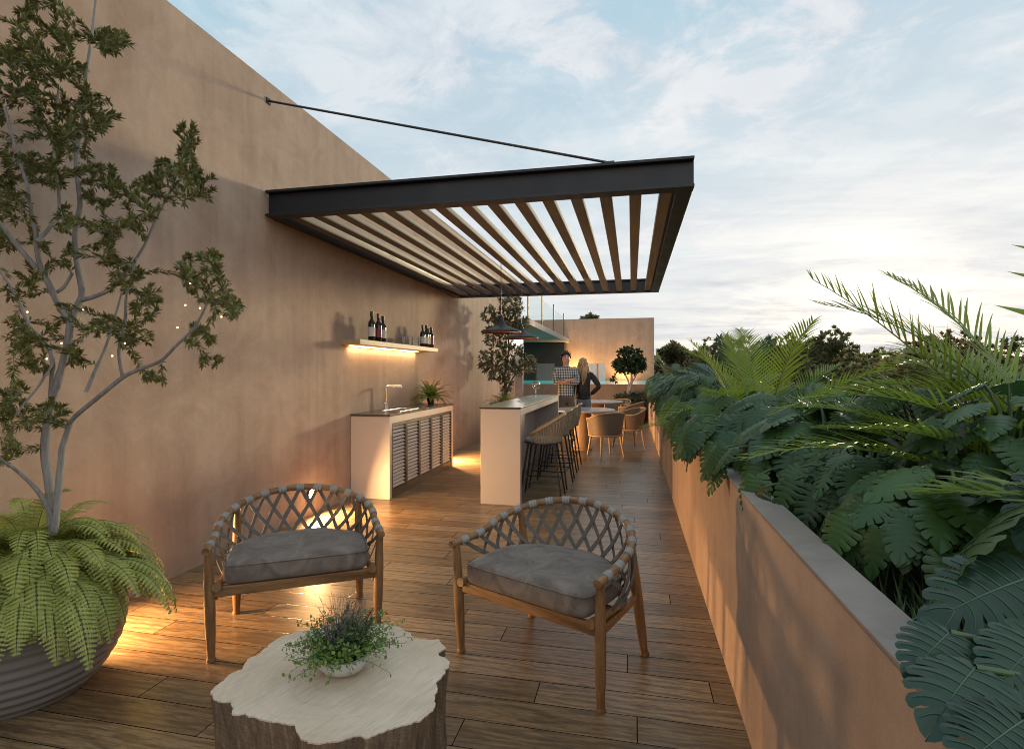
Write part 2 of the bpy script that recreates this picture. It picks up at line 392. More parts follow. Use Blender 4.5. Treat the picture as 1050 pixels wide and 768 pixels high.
# pool, far wall, slab
pool = MB(); pool.bb(-9, PX0+.1, 16.36, 16.62, -7, 1.055)
tag(pool.build('pool_wall', M['poolwall'], smooth=0, bevel=.01), 'brown raised front wall of the swimming pool at the end of the terrace', 'wall')
m = MB(); m.add([(-9,16.63,1.035),(1.0,16.63,1.035),(1.0,24.95,1.035),(-9,24.95,1.035)], [(0,1,2,3)])
tw = NT('pool_water'); tw.set(base=(.16,.22,.21), rough=.08, spec=.12, emit=(.10,.78,.73), es=.19)  # turquoise emission stands in for pool lamps, greyed base for reflected sky light
tw.bump(tw.noise(tw.coord((1,1,1)), 3.0, 3), .12, .03)
tag(m.build('water', tw.m, smooth=0), kind='structure')
bw = MB(); bw.bb(-9, .96, 25.0, 25.35, -7, 3.82)
tag(bw.build('back_wall', M['rear'], smooth=0, bevel=.01), 'terracotta wall standing behind the swimming pool', 'wall')
dk = MB(); dk.bb(-9, -2.93, 24.2, 24.97, -7, 2.86)
tag(dk.build('dark_annex', M['dark_render'], smooth=0), 'dark brown recessed wall under the balcony slab beside the pool', 'building')
bal = empty('balcony', (-3, 15, 2.9)); tag(bal, 'pale balcony slab with black posts and glass rail above the pool corner', 'balcony')
m = MB(); m.bb(-9, -2.80, 15.05, 24.98, 2.74, 2.92); m.build('slab', M['slab'], bal, bevel=.008).location = (3,-15,-2.9)
for y in (15.4, 17.9, 20.6, 23.8):
    m = MB(); m.bb(-2.93, -2.89, y-.02, y+.02, 2.92, 3.98 if y < 24 else 3.9); m.build('post', M['black'], bal).location = (3,-15,-2.9)
for y0, y1 in ((15.45,17.85),(17.95,20.55),(20.65,23.75)):
    m = MB(); m.bb(-2.917, -2.905, y0, y1, 2.96, 3.8); m.build('glass_panel', M['thin'], bal, smooth=0).location = (3,-15,-2.9)
sc_ = empty('steel_column', (-3.02, 14.72, 0)); tag(sc_, 'slim grey steel column standing behind the olive tree under the balcony', 'column')
m = MB(); m.bb(-.1,.1,-.09,-.065,0,2.74); m.bb(-.1,.1,.065,.09,0,2.74); m.bb(-.012,.012,-.064,.064,0,2.74); m.build('shaft', M['col'], sc_, smooth=0)
m = MB(); m.lathe([(.0,-.03),(.045,-.03),(.045,.03),(.0,.03)], 16, (0,-.13,2.2)); m.build('lamp', m_emit('column_lamp',(1,.97,.95),6.0), sc_)
for i, (x0, x1, y) in enumerate(((-4.15,-3.30,23.7),(-2.0,-1.47,23.7),(-1.44,-1.12,23.7))):
    g = empty('glass_fence', (x0, y, 1.04)); tag(g, ['grey glass screen panel at the pool edge before the dark annex','wide frosted glass panel with dark post at the far pool edge behind the woman','narrow frosted glass panel at the far pool edge, right of the wide one'][i], 'glass panel', 'glass panels at the far edge of the pool')
    gm = NT('frosted_panel_'+'abc'[i]); gm.set(base=(.75,.70,.66) if i else (.25,.24,.23), rough=.25, spec=.5, alpha=.62 if i else .5)
    m = MB(); m.bb(.05, x1-x0, -.008, .008, .0, .74); m.build('pane', gm.m, g, smooth=0)
    m = MB(); m.bb(-.03,.03,-.03,.03,0,.78 if i < 2 else .74); m.build('post', M['black'] if i < 2 else M['slab'], g)

# ------------------------------------------------------------------ pergola
PGX0, PGX1, PY0, PY1, PB, PT = WX+.004, .445, 4.22, 9.55, 2.775, 3.0
pg = empty('pergola', (0,0,0)); tag(pg, 'dark steel pergola with brown wooden slats cantilevered from the wall over the bar', 'pergola')
def ibeam_x(y, x0, x1, w=.12):
    m = MB(); m.bb(x0,x1,y-w/2,y+w/2,PT-.022,PT); m.bb(x0,x1,y-w/2,y+w/2,PB,PB+.022); m.bb(x0,x1,y-.008,y+.008,PB+.022,PT-.022); return m
ibeam_x(PY0, PGX0+.012, PGX1).build('front_beam', M['steel'], pg, smooth=0, bevel=.003)
ibeam_x(PY1, PGX0, PGX1).build('rear_beam', M['steel'], pg, smooth=0, bevel=.003)
m = MB(); x = PGX1-.062
m.bb(x-.06,x+.06,PY0+.0605,PY1-.0605,PT-.022,PT-.001); m.bb(x-.06,x+.06,PY0+.0605,PY1-.0605,PB+.001,PB+.022); m.bb(x-.008,x+.008,PY0+.0605,PY1-.0605,PB+.0225,PT-.0225)
m.build('end_beam', M['steel'], pg, smooth=0, bevel=.003)
m = MB(); m.bb(PGX0,PGX0+.085,PY0+.062,PY1-.062,PB+.001,PT-.03); m.build('ledger', M['steel'], pg, smooth=0)
ns = 15
for i in range(ns):
    x = PGX0+.165 + i*(PGX1-.19-(PGX0+.165))/(ns-1)
    m = MB(); m.bb(x-.047,x+.047,PY0+.0615,PY1-.0615,PB+.024,PB+.072); m.build('slat', M['slatwood'], pg, smooth=0, bevel=.004)
m = MB(); m.tube([(WX+.01,PY0,3.80),(-.16,PY0,PT+.015)], .010, 10)
tr = m.build('tie_rod', M['black'], pg)
m = MB(); m.bb(-.20,-.13,PY0-.010,PY0+.010,PT+.0005,PT+.028); m.build('rod_bracket', M['black'], pg)
m = MB(); m.bb(WX+.001,WX+.012,PY0-.025,PY0+.025,3.775,3.825); m.build('wall_bracket', M['black'], pg)

# pendants
def pendant(x, y, z, label):
    p = empty('pendant_lamp', (x,y,z), 0, label, 'pendant lamp', 'pendant lamps over the bar')
    prof = [(.26,0),(.262,.012),(.24,.028),(.19,.045),(.14,.06),(.095,.08),(.06,.11),(.038,.15),(.026,.19),(.02,.215),(.008,.225)]
    m = MB(); m.lathe(prof, 40); m.build('shade', M['black'], p, smooth=60)
    m = MB(); m.lathe([(r-.006, h-.004) for r, h in prof[:-2]], 40); m.build('lining', M['copper'], p, smooth=60)
    m = MB(); m.tube([(0,0,.22),(0,0,PB+.05-z)], .0045, 6); m.build('cord', M['black'], p)
    m = MB(); m.lathe([(.0,.03),(.022,.04),(.03,.06),(.022,.085),(.012,.1)], 16); m.build('bulb', M['whitepot'], p)
    return p
pendant(-1.64, 6.81, 1.93, 'black flared pendant lamp hanging nearer over the bar counter')
pendant(-1.61, 7.95, 1.92, 'black flared pendant lamp hanging over the far end of the bar counter')

# ------------------------------------------------------------------ wall shelf and bottles
SZ = 1.785
sh = empty('wall_shelf', (WX, 5.45, SZ)); tag(sh, 'pale wooden shelf on the terracotta wall with warm light beneath it', 'shelf')
m = MB(); m.bb(.001,.23,0,2.45,-.06,0); m.build('board', M['shelfwood'], sh, smooth=0, bevel=.004)
m = MB(); m.bb(.02,.05,.15,2.1,-.0725,-.0605); m.build('light_strip', m_emit('led_strip', (1.0,.60,.26), 9), sh, smooth=0)
def bottle(x, y, hh, r, label, red=False, group='bottles on the wall shelf'):
    b = empty('wine_bottle', (x,y,SZ+.001), rng.uniform(0,6), label, 'bottle', group)
    m = MB(); m.lathe([(r*.8,0),(r,.008),(r,hh*.56),(r*.92,hh*.63),(r*.55,hh*.70),(r*.36,hh*.75),(r*.34,hh*.9),(r*.42,hh*.905),(r*.42,hh*.945),(r*.33,hh*.95)], 24, cap0=True, cap1=True); m.build('body', M['bottle'], b, smooth=50)
    m = MB(); m.lathe([(r+.0012,hh*.14),(r+.0012,hh*.46)], 24); m.build('label', M['paper'] if not red else M['foil'], b)
    m = MB(); m.lathe([(r*.46,hh*.84),(r*.46,hh),(0,hh)], 20); m.build('capsule', M['foil'] if red else M['black'], b)
    return b
bottle(-2.93, 5.80, .335, .04, 'dark wine bottle at the left end of the wall shelf')
bottle(-2.915, 5.94, .325, .041, 'dark bottle with red cap and red label in the left trio on the wall shelf', True)
bottle(-2.93, 6.09, .31, .04, 'dark bottle with white label, right one of the left trio on the wall shelf')
bottle(-2.93, 7.37, .31, .038, 'dark bottle next to the small glasses on the wall shelf')
bottle(-2.915, 7.47, .315, .039, 'second dark bottle right of the small glasses on the wall shelf')
bottle(-2.93, 7.57, .32, .039, 'third dark bottle right of the small glasses on the wall shelf')
bottle(-2.915, 7.67, .30, .039, 'dark bottle with red label at the right end of the wall shelf', True)
for i, (x, y) in enumerate(((-2.96,6.80),(-2.92,6.91),(-2.97,7.02),(-2.93,7.15),(-2.97,7.25))):
    g = MB(); g.lathe([(0,.003),(.026,.003),(.033,.095),(.036,.12),(.0335,.12),(.03,.095),(.024,.012),(0,.012)], 20)
    tag(g.build('drinking_glass', M['glass'], loc=(x,y,SZ+.001)), 'clear tumbler between the two bottle clusters on the wall shelf', 'glass', 'clear tumblers on the wall shelf')

# ------------------------------------------------------------------ kitchen cabinet
CY0, CY1, CX, CH = 5.66, 7.86, -2.64, .95
kc = empty('kitchen_cabinet', (WX, CY0, 0)); tag(kc, 'off white outdoor kitchen cabinet with five louvred doors under the wall shelf', 'cabinet')
D = CX-WX; L = CY1-CY0
m = MB(); m.bb(.003,D,0,.055,0,CH-.025); m.build('side_panel', M['white'], kc, smooth=0, bevel=.003)
m = MB(); m.bb(.003,D,L-.055,L,0,CH-.025); m.build('side_panel', M['white'], kc, smooth=0, bevel=.003)
m = MB(); m.bb(.003,D,.056,L-.056,CH-.105,CH-.025); m.build('top_rail', M['white'], kc, smooth=0, bevel=.003)
m = MB(); m.bb(.003,D-.10,.056,L-.056,.02,CH-.106); m.build('carcass', M['dark_render'], kc, smooth=0)
m = MB(); m.bb(.003,D-.03,.056,L-.056,0,.02); m.bb(D-.032,D-.012,.056,L-.056,.0,.055); m.build('plinth', M['bronze'], kc, smooth=0)
m = MB(); m.bb(.002,D+.008,-.008,L+.008,CH-.024,CH); m.build('countertop', M['stone_top'], kc, smooth=0, bevel=.003)
dw = (L-.112)/5
for i in range(5):
    d = empty('louvre_door', (D-.03, .056+i*dw, 0)); d.parent = kc
    z0, z1 = .058, CH-.108
    m = MB(); w = .032
    m.bb(0,.028,.002,w,z0,z1); m.bb(0,.028,dw-w,dw-.002,z0,z1); m.bb(0,.028,w,dw-w,z0,z0+.045); m.bb(0,.028,w,dw-w,z1-.035,z1); m.build('door_frame', M['bronze'], d, smooth=0, bevel=.002)
    m = MB(); n = 17; hh = (z1-.035-z0-.045)/n
    for k in range(n):
        zc = z0+.045+hh*(k+.5)
        m.box((.008,dw/2,zc), (.034,dw-2*w-.004,.006), M=Matrix.Rotation(R(38),3,'Y'))
    m.build('louvres', M['louvre'], d, smooth=0)
m = MB(); sx0, sx1, sy0, sy1 = .13,.40,.45,1.05
for a in ((sx0,sx1,sy0,sy0+.02),(sx0,sx1,sy1-.02,sy1),(sx0,sx0+.02,sy0+.02,sy1-.02),(sx1-.02,sx1,sy0+.02,sy1-.02)): m.bb(*a, CH+.0005, CH+.006)
m.bb(sx0+.02,sx1-.02,sy0+.02,sy1-.02,CH+.0003,CH+.0015); m.build('sink', M['chrome'], kc, smooth=0)
m = MB(); m.tube([(.09,.72,CH),(.09,.72,CH+.275),(.095,.722,CH+.29),(.11,.73,CH+.295),(.26,.80,CH+.295),(.265,.803,CH+.275)], .0135, 12)
m.lathe([(.03,0),(.03,.012),(.02,.014),(.02,.09)], 16, (.09,.72,CH)); m.tube([(.09,.72,CH+.07),(.09,.66,CH+.09)], .009, 8); m.build('faucet', M['chrome'], kc)

# ------------------------------------------------------------------ bar counter
BX0, BX1, BY0, BY1, BH = -1.60, -1.16, 5.70, 8.80, 1.05
bc = empty('bar_counter', (BX0, BY0, 0)); tag(bc, 'grey white bar counter with stone top in the middle of the terrace', 'bar counter')
w, l = BX1-BX0, BY1-BY0
m = MB(); m.bb(0,w,0,.07,0,BH-.022); m.build('end_panel', M['barwhite'], bc, smooth=0, bevel=.004)
m = MB(); m.bb(0,w,l-.07,l,0,BH-.022); m.build('end_panel', M['barwhite'], bc, smooth=0, bevel=.004)
m = MB(); m.bb(.002,.06,.071,l-.071,0,BH-.093); m.build('back_panel', M['barwhite'], bc, smooth=0)
m = MB(); m.bb(.002,w-.002,.071,l-.071,BH-.092,BH-.022); m.build('apron', M['barwhite'], bc, smooth=0, bevel=.003)
m = MB(); m.bb(-.008,w+.008,-.008,l+.008,BH-.021,BH); m.build('top', [M['bartop']], bc, smooth=0, bevel=.002)
m = MB(); m.bb(-.010,w+.010,-.010,l+.010,BH-.0205,BH-.004); m.build('edge_band', M['steel'], bc, smooth=0)
g = empty('wine_glass', (-1.375,7.9,BH+.001)); tag(g, 'clear balloon wine glass standing on the bar counter', 'glass')
m = MB(); m.lathe([(0,0),(.045,.0),(.045,.003),(.008,.01),(.006,.02),(.006,.10),(.012,.108),(.045,.13),(.062,.165),(.058,.205),(.044,.235),(.0425,.235),(.056,.203),(.06,.165),(.043,.132),(.01,.112),(0,.111)], 28); m.build('bowl', M['glass'], g, smooth=60)

# ------------------------------------------------------------------ bar stools: back towards +X
def make_stool():
    s = empty('bar_stool', (0,0,0)); tag(s, None, 'bar stool', 'bar stools along the counter')
    SH = .64
    m = MB(); m.lathe([(0,0),(.19,0),(.205,.012),(.2,.03),(.17,.042),(0,.045)], 28, (0,0,SH), sy=1.1); m.build('seat', M['seatpad'], s, smooth=50)
    m = MB(); ring = [(.205*math.cos(a), .228*math.sin(a), SH-.004) for a in np.linspace(0,2*PI,33)]; m.tube(ring, .012, 8, cap=False); m.build('seat_ring', M['bronze'], s)
    rail = []; low = []
    for a in np.linspace(R(-118), R(118), 27):
        k = math.cos(a/2*.98)**1.4
        rail.append((.245*math.cos(a)+.01, .26*math.sin(a), .735+.215*max(0,math.cos(a*.72))**1.3)); low.append((.21*math.cos(a), .232*math.sin(a), SH+.005))
    m = MB(); m.tube(rail, .017, 10); m.build('top_rail', M['rattanwood'], s, smooth=60)
    m = MB()
    for i in range(27):
        a, b = Vector(low[i]), Vector(rail[i]); mid = (a+b)/2 + Vector((.01*math.cos(R(-118)+i*R(236)/26), 0, 0))
        m.tube([a, mid, b], .0062, 5)
    for i in range(26):
        a, b = (Vector(low[i])+Vector(low[i+1]))/2, (Vector(rail[i])+Vector(rail[i+1]))/2
        m.tube([a, b], .0062, 5)
    m.build('rope_back', M['ropes'], s)
    for sx in (-1,1):
        for sy in (-1,1):
            m = MB(); m.tube([(.14*sx,.15*sy,SH),(.235*sx,.23*sy,0)], [.012,.010], 8); m.build('leg', M['black'], s)
    m = MB(); q = .2
    c = [(-q,-q*.97,.2),(q,-q*.97,.2),(q,q*.97,.2),(-q,q*.97,.2)]
    for i in range(4): m.tube([c[i], c[(i+1)%4]], .007, 6)
    m.build('footrest', M['black'], s)
    return s
st = make_stool()
for i, (y, rz) in enumerate(((6.16,.04),(6.86,-.05),(7.53,.03),(8.2,0))):
    lab = ['rope backed bar stool nearest the camera at the counter','second rope backed bar stool from the near end of the counter','third rope backed bar stool from the near end of the counter','rope backed bar stool at the far end of the counter'][i]
    if i == 0: st.location = (-.995,y,0); st.rotation_euler.z = rz; st['label'] = lab
    else: dup(st, (-.995,y,0), rz, lab)

# ------------------------------------------------------------------ dining
def dining_table(x, y, label):
    t = empty('dining_table', (x,y,0), 0, label, 'table', 'round dining tables')
    m = MB(); m.lathe([(0,.70),(.54,.70),(.60,.722),(.60,.732),(.594,.738),(0,.738)], 64); m.build('tabletop', M['tabletop'], t, smooth=30)
    m = MB(); m.lathe([(.0,0),(.19,0),(.19,.03),(.16,.05),(.14,.35),(.16,.66),(.21,.70),(0,.70)], 32); m.build('pedestal', M['drumwood'], t, smooth=40)
dining_table(-.90, 10.12, 'round dining table nearer to the bar stools')
dining_table(-.80, 12.95, 'round dining table farther away behind the woman')
def make_dchair():
    c = empty('dining_chair', (0,0,0)); tag(c, None, 'chair', 'woven dining chairs')
    # faces -Y ; barrel back
    m = MB(); m.lathe([(0,.385),(.25,.385),(.27,.40),(.265,.44),(.23,.455),(0,.46)], 32, sy=.97); m.build('seat', M['seatpad'], c, smooth=50)
    n = 25; A = np.linspace(R(-40), R(220), n)
    def rad(a, k): return (.275+.045*k)
    V = []; F = []
    for t_ in (0, 1):
        for j in range(7):
            k = j/6
            for i, a in enumerate(A):
                top = .63 + .11*max(0, math.sin(a))**.8
                r = rad(a,k) - .012*t_
                V.append((r*math.cos(a), r*math.sin(a)*.97, .36+(top-.36)*k))
    for j in range(6):
        for i in range(n-1):
            p = j*n+i; F.append((p,p+1,p+n+1,p+n)); q = 7*n+p; F.append((q+n,q+n+1,q+1,q))
    for i in range(n-1): F.append((6*n+i,6*n+i+1,13*n+i+1,13*n+i)); F.append((i+1,i,7*n+i,7*n+i+1))
    for j in range(6): F.append((j*n,(j+1)*n,7*n+(j+1)*n,7*n+j*n)); F.append(((j+1)*n+n-1,j*n+n-1,7*n+j*n+n-1,7*n+(j+1)*n+n-1))
    m = MB(); m.add(V, F); m.build('woven_back', M['rattan'], c, smooth=60)
    m = MB(); m.tube([((.318)*math.cos(a), .318*math.sin(a)*.97, .635+.11*max(0,math.sin(a))**.8) for a in A], .015, 8); m.build('top_rail', M['rattanwood'], c, smooth=60)
    m = MB(); m.tube([(.283*math.cos(a), .283*math.sin(a)*.97, .355) for a in np.linspace(0,2*PI,33)], .015, 8, cap=False); m.build('seat_ring', M['rattanwood'], c, smooth=60)
    for a in (45,135,225,315):
        ca, sa = math.cos(R(a)), math.sin(R(a)); m = MB()
        m.tube([(.25*ca,.25*sa,.37),(.275*ca,.275*sa,.2),(.315*ca,.315*sa,0)], [.02,.018,.013], 10); m.build('leg', M['rattanwood'], c)
    for sx in (-1,1):
        m = MB(); a = R(-40) if sx > 0 else R(220); m.tube([(.283*math.cos(a),.275*math.sin(a),.355),(.318*math.cos(a),.308*math.sin(a),.635)], .014, 8); m.build('arm_post', M['rattanwood'], c)
    return c
dc = make_dchair()
def face(o, x, y, tx, ty): return math.atan2(ty-y, tx-x) + PI/2
for i, (x, y, tx, ty, lab) in enumerate(((-.44,9.42,-.9,10.12,'woven barrel dining chair with oak legs nearest the camera at the near round table'),
    (-.06,10.5,-.9,10.12,'woven dining chair with curved pale rail right of the near round table'),
    (-.04,12.75,-.80,12.95,'woven dining chair right of the far round table by the potted tree'),
    (-.35,13.65,-.80,12.95,'woven dining chair behind the far round table'),
    (-1.62,10.45,-.9,10.12,'woven dining chair left of the near round table behind the bar'),
    (-1.55,12.75,-.80,12.95,'woven dining chair left of the far round table'))):
    rz = face(dc, x, y, tx, ty)
    if i == 0: dc.location = (x,y,0); dc.rotation_euler.z = rz; dc['label'] = lab
    else: dup(dc, (x,y,0), rz, lab)

# ------------------------------------------------------------------ lounge chairs (front faces -Y)
def make_lounge():
    c = empty('lounge_chair', (0,0,0)); tag(c, None, 'armchair', 'rope backed lounge chairs round the stump table')
    # rail: U from front-left arm round the back to front-right arm
    rail = []; N = 64
    for i in range(N+1):
        t = i/N
        a = R(-200 + 220*t) if False else None
        # superellipse U shape
        s = -1 + 2*t
        ang = s*R(128)
        x = .415*math.sin(ang)*(1.0 if abs(ang) < R(90) else 1.0)
        if abs(ang) <= R(90): y = -.02 + .30*math.cos(ang); x = .405*math.sin(ang)
        else:
            e = (abs(ang)-R(90))/R(38); y = -.02 - e*.30; x = math.copysign(.405 - .0*e + .012*e, ang)
        z = .568 + .155*max(0, (y+.12)/.40)**1.25 if y > -.12 else .568 - .012*(-.12-y)/.2
        rail.append(Vector((x,y,z)))
    m = MB(); m.tube(rail, [.0185]*(N+1), 12); m.build('arm_rail', M['chairwood_x'], c, smooth=60)
    # seat ring (rope wrapped D)
    ring = []
    for i in range(49):
        ang = R(-96 + 192*i/48)
        x = .365*math.sin(ang); y = -.03 + .27*math.cos(ang) if abs(ang) <= R(90) else -.03 - (abs(ang)-R(90))*.9
        ring.append(Vector((x,y,.355)))
    ring = [Vector((-.372,-.265,.355))] + ring + [Vector((.372,-.265,.355))]
    m = MB(); m.tube(ring, .017, 10); m.build('seat_rail', M['chairwood_x'], c, smooth=60)
    m = MB(); m.bb(-.392,.392,-.283,-.255,.316,.369); m.build('front_apron', M['chairwood_x'], c, smooth=0, bevel=.006)
    m = MB(); m.lathe([(0,-.0),(.024,0),(.024,.05),(0,.05)], 14)
    for sx in (-1,1):
        m2 = MB(); m2.tube([(.372*sx,-.30,.372),(.372*sx,-.22,.362)], .022, 12); m2.build('rail_end', M['chairwood'], c)
    m = MB(); m.tube([(-.36,-.02,.33),(.36,-.02,.33)], .014, 8); m.tube([(-.1,-.26,.328),(-.1,.23,.335)], .012, 8); m.tube([(.1,-.26,.328),(.1,.23,.335)], .012, 8); m.build('seat_support', M['chairwood_x'], c)
    # legs
    prof = lambda n: [.021 if 0.35 < i/n < .8 else .017 for i in range(n+1)]
    for sx in (-1,1):
        p0, p1 = Vector((.40*sx,-.262,0)), Vector((.412*sx,-.285,.562)); m = MB(); n = 12
        pts = [p0.lerp(p1, i/n) for i in range(n+1)]
        rr = [.0175 if i == 0 else .016+.0095*math.sin(PI*min(1,(i/n)*1.02))**.8 for i in range(n+1)]
        m.tube(pts, rr, 14); m.lathe([(0,0),(.0215,.0),(.023,.008),(.018,.022),(.015,.03)], 14, tuple(p0)); m.build('leg', M['chairwood'], c, smooth=50)
    for sx in (-1,1):
        p0, p1 = Vector((.352*sx,.285,0)), Vector((.332*sx,.148,.655)); m = MB(); n = 12
        pts = [p0.lerp(p1, i/n) for i in range(n+1)]
        rr = [.0165+.0105*math.sin(PI*min(1,(i/n)*1.02))**.8 for i in range(n+1)]
        m.tube(pts, rr, 14); m.lathe([(0,0),(.0215,.0),(.023,.008),(.018,.022),(.015,.03)], 14, tuple(p0)); m.build('leg', M['chairwood'], c, smooth=50)
        m = MB(); dv = Vector((-.044*sx,.472,0)); m.box((.364*sx,-.026,.315), (dv.length,.022,.036), rz=math.atan2(dv.y,dv.x)); m.build('side_rail', M['chairwood_x'], c, smooth=0, bevel=.004)
    # lattice of flat straps between arm rail and seat ring
    def at(poly, t):
        k = t*(len(poly)-1); i = min(int(k), len(poly)-2); return poly[i].lerp(poly[i+1], k-i)
    n = 17; m = MB()
    lo = ring
    for i in range(n):
        t0 = .045 + .91*i/(n-1)
        for dlt in (-1, 1):
            t1 = t0 + dlt*.135
            if t1 < .01 or t1 > .99:
                continue
            a, b = at(rail, t0), at(lo, t1)
            pts = []
            for k in range(7):
                q = a.lerp(b, k/6)
                rad = Vector((q.x, q.y+.02, 0)); rad = rad.normalized() if rad.length else rad
                bulge = math.sin(PI*k/6)
                pts.append(q + rad*(.035*bulge + .004*dlt))
            # flat ribbon following the surface
            V = []; F = []
            for k in range(7):
                t = (pts[min(k+1,6)]-pts[max(k-1,0)]).normalized(); rad = Vector((pts[k].x, pts[k].y+.02, 0)).normalized()
                sdir = t.cross(rad).normalized()
                for (u, v) in ((-.0105,-.0025),(.0105,-.0025),(.0105,.0025),(-.0105,.0025)): V.append(pts[k]+sdir*u+rad*v)
            for k in range(6):
                for e in range(4): F.append((k*4+e, k*4+(e+1)%4, (k+1)*4+(e+1)%4, (k+1)*4+e))
            F.append((3,2,1,0)); F.append((24,25,26,27)); m.add([tuple(v) for v in V], F)
    m.build('strap_lattice', M['cord'], c, smooth=30)
    for i in range(n):
        m = MB(); t0 = .045 + .91*i/(n-1)
        a, b = at(rail, t0-.0085), at(rail, t0+.0085); d = (b-a); V = []
        for q in (-.55,.0,.55):
            ctr = at(rail, t0) + d*q; V += [(ctr - d.normalized()*.0055, .0195), (ctr - d.normalized()*.003, .0222), (ctr + d.normalized()*.003, .0222), (ctr + d.normalized()*.0055, .0195)]
        m.tube([v[0] for v in V], [v[1] for v in V], 14, cap=False)
        m.build('rail_binding', M['cordl'], c, smooth=60)
    m = MB()
    for i in range(31):
        t0 = .06 + .88*i/30
        ctr = at(ring, t0); d = (at(ring, t0+.004)-at(ring, t0-.004)).normalized()
        m.tube([ctr-d*.0085, ctr-d*.005, ctr+d*.005, ctr+d*.0085], [.018,.0215,.0215,.018], 12, cap=False)
    m.build('seat_binding', M['cord'], c, smooth=60)
    # cushion: D-shaped, rounded, slightly lumpy
    outl = []
    for i in range(41):
        ang = R(-90 + 180*i/40); outl.append((.352*math.sin(ang), -.035 + .265*math.cos(ang)))
    ex = [(.352,-.09),(.353,-.15),(.353,-.21),(.350,-.262),(.335,-.288),(.29,-.297)] + [(x,-.30) for x in np.linspace(.24,-.24,13)] + [(-.29,-.297),(-.335,-.288),(-.350,-.262),(-.353,-.21),(-.353,-.15),(-.352,-.09)]
    outl += ex; n = len(outl); V = []; F = []
    layers = [(.90,.374),(.965,.377),(.995,.388),(1.0,.41),(1.0,.44),(.995,.462),(.975,.474),(.94,.482),(.8,.488),(.6,.492),(.38,.494),(.16,.495)]
    cx, cy = 0, -.06
    for s_, z in layers:
        for x, y in outl:
            px, py = cx+(x-cx)*s_, cy+(y-cy)*s_
            dz = .009*mnoise.noise((px*7, py*7, z*9)) + .004*mnoise.noise((px*22, py*22, 3)) if z > .45 else 0
            pf = 1 + (.010*mnoise.noise((x*9,y*9,z*20)) if .38 < z < .47 else 0)
            V.append((cx+(px-cx)*pf, cy+(py-cy)*pf, z+dz))
    for j in range(len(layers)-1):
        for i in range(n): F.append((j*n+(i+1)%n, j*n+i, (j+1)*n+i, (j+1)*n+(i+1)%n))
    F.append(tuple(range(n))); F.append(tuple((len(layers)-1)*n+(n-1-i) for i in range(n)))
    m = MB(); m.add(V, F); cu = m.build('cushion', M['cushion'], c, smooth=60)
    m = MB(); m.tube([(x*1.0, cy+(y-cy)*1.0, .469) for x, y in outl] + [(outl[0][0], outl[0][1], .469)], .0042, 6, cap=False)
    p = m.build('piping', M['cushion'], cu, smooth=60)
    return c
lc = make_lounge(); lc.location = (-.378,2.735,0); lc.rotation_euler.z = R(-25.5); lc['label'] = 'teak lounge chair with grey cushion standing right of the stump table'
dup(lc, (-1.835,2.755,0), R(32.5), 'teak lounge chair with grey cushion by the wall, left behind the stump table')

# ------------------------------------------------------------------ stump table
f_, yaw_, H_ = 560.0, R(12.388), 1.43
def wxy(u, v, d):                                    # a spot in the room from its direction and distance, worked out once
    r = (u-525)/f_*d; return Vector((r*math.cos(yaw_)-d*math.sin(yaw_), r*math.sin(yaw_)+d*math.cos(yaw_), H_+(381-v)/f_*d))
SH_ = .335
zo = [(58,255),(64,272),(70,285),(88,293),(105,297),(125,296),(142,297),(146,320),(148,345),(165,346),(185,342),(200,346),(215,352),(250,362),(290,372),(335,378),(375,382),(384,395),(390,410),(400,428),(415,440),(436,449),(460,455),(490,454),(520,452),(555,445),(590,435),(615,430),(640,428),(655,438),(685,425),(720,412),(760,399),(800,385),(830,379),(860,370),(890,350),(903,341),(915,330),(922,310),(922,290),(920,272),(930,255),(928,236),(935,215),(950,200),(960,185),(962,174),(975,165),(977,150),(972,138),(960,127),(945,122),(936,116),(935,108),(950,100),(965,92),(950,73),(935,55),(918,59),(900,58),(870,56),(840,52),(832,42),(830,30),(815,27),(800,22),(785,8),(765,2),(720,-2),(670,-2),(600,2),(520,6),(440,20),(400,24),(360,38),(330,46),(310,60),(283,76),(276,86),(262,98),(240,118),(222,124),(205,132),(192,148),(180,172),(160,178),(135,190),(110,210),(85,232)]
out2 = []
for x, y in zo:
    u, v = 200+x/3.75, 640+y/3.75; d = (H_-SH_)*560/(v-381); p = wxy(u, v, d); out2.append((p.x, p.y))
scx, scy = sum(p[0] for p in out2)/len(out2), sum(p[1] for p in out2)/len(out2)
stp = empty('stump_table', (scx,scy,0)); tag(stp, 'tree stump coffee table with pale sawn top and brown bark sides', 'coffee table')
loc2 = [(x-scx, y-scy) for x, y in out2]
def sdiv(pl, k=3):
    o = []
    for i in range(len(pl)):
        a, b = pl[i], pl[(i+1)%len(pl)]
        for j in range(k):
            t = j/k; x, y = a[0]+(b[0]-a[0])*t, a[1]+(b[1]-a[1])*t
            q = .007*mnoise.noise((x*34,y*34,0)) + .005*mnoise.noise((x*95,y*95,5)); r = math.hypot(x,y) or 1; o.append((x+x/r*q, y+y/r*q))
    return o
oo = sdiv(loc2, 5); n = len(oo); V = []; F = []
rows = [(0,.0),(.05,.0),(.12,.0),(.20,.0),(.27,.0),(.312,.0),(SH_-.005,.0)]
for j, (z, _) in enumerate(rows):
    for i, (x, y) in enumerate(oo):
        r = math.hypot(x,y); a = math.atan2(y,x)
        q = -.012 - .030*abs(mnoise.noise((x*22,y*22,z*2))) + .018*mnoise.noise((math.cos(a)*3,math.sin(a)*3,z*4))*(1-z/SH_) + .006*mnoise.noise((x*60,y*60,z*12))
        q = min(q, -.004)*(1 if z < .26 else .55 if z < .3 else .12)
        V.append((x*(1+q/r), y*(1+q/r), z))
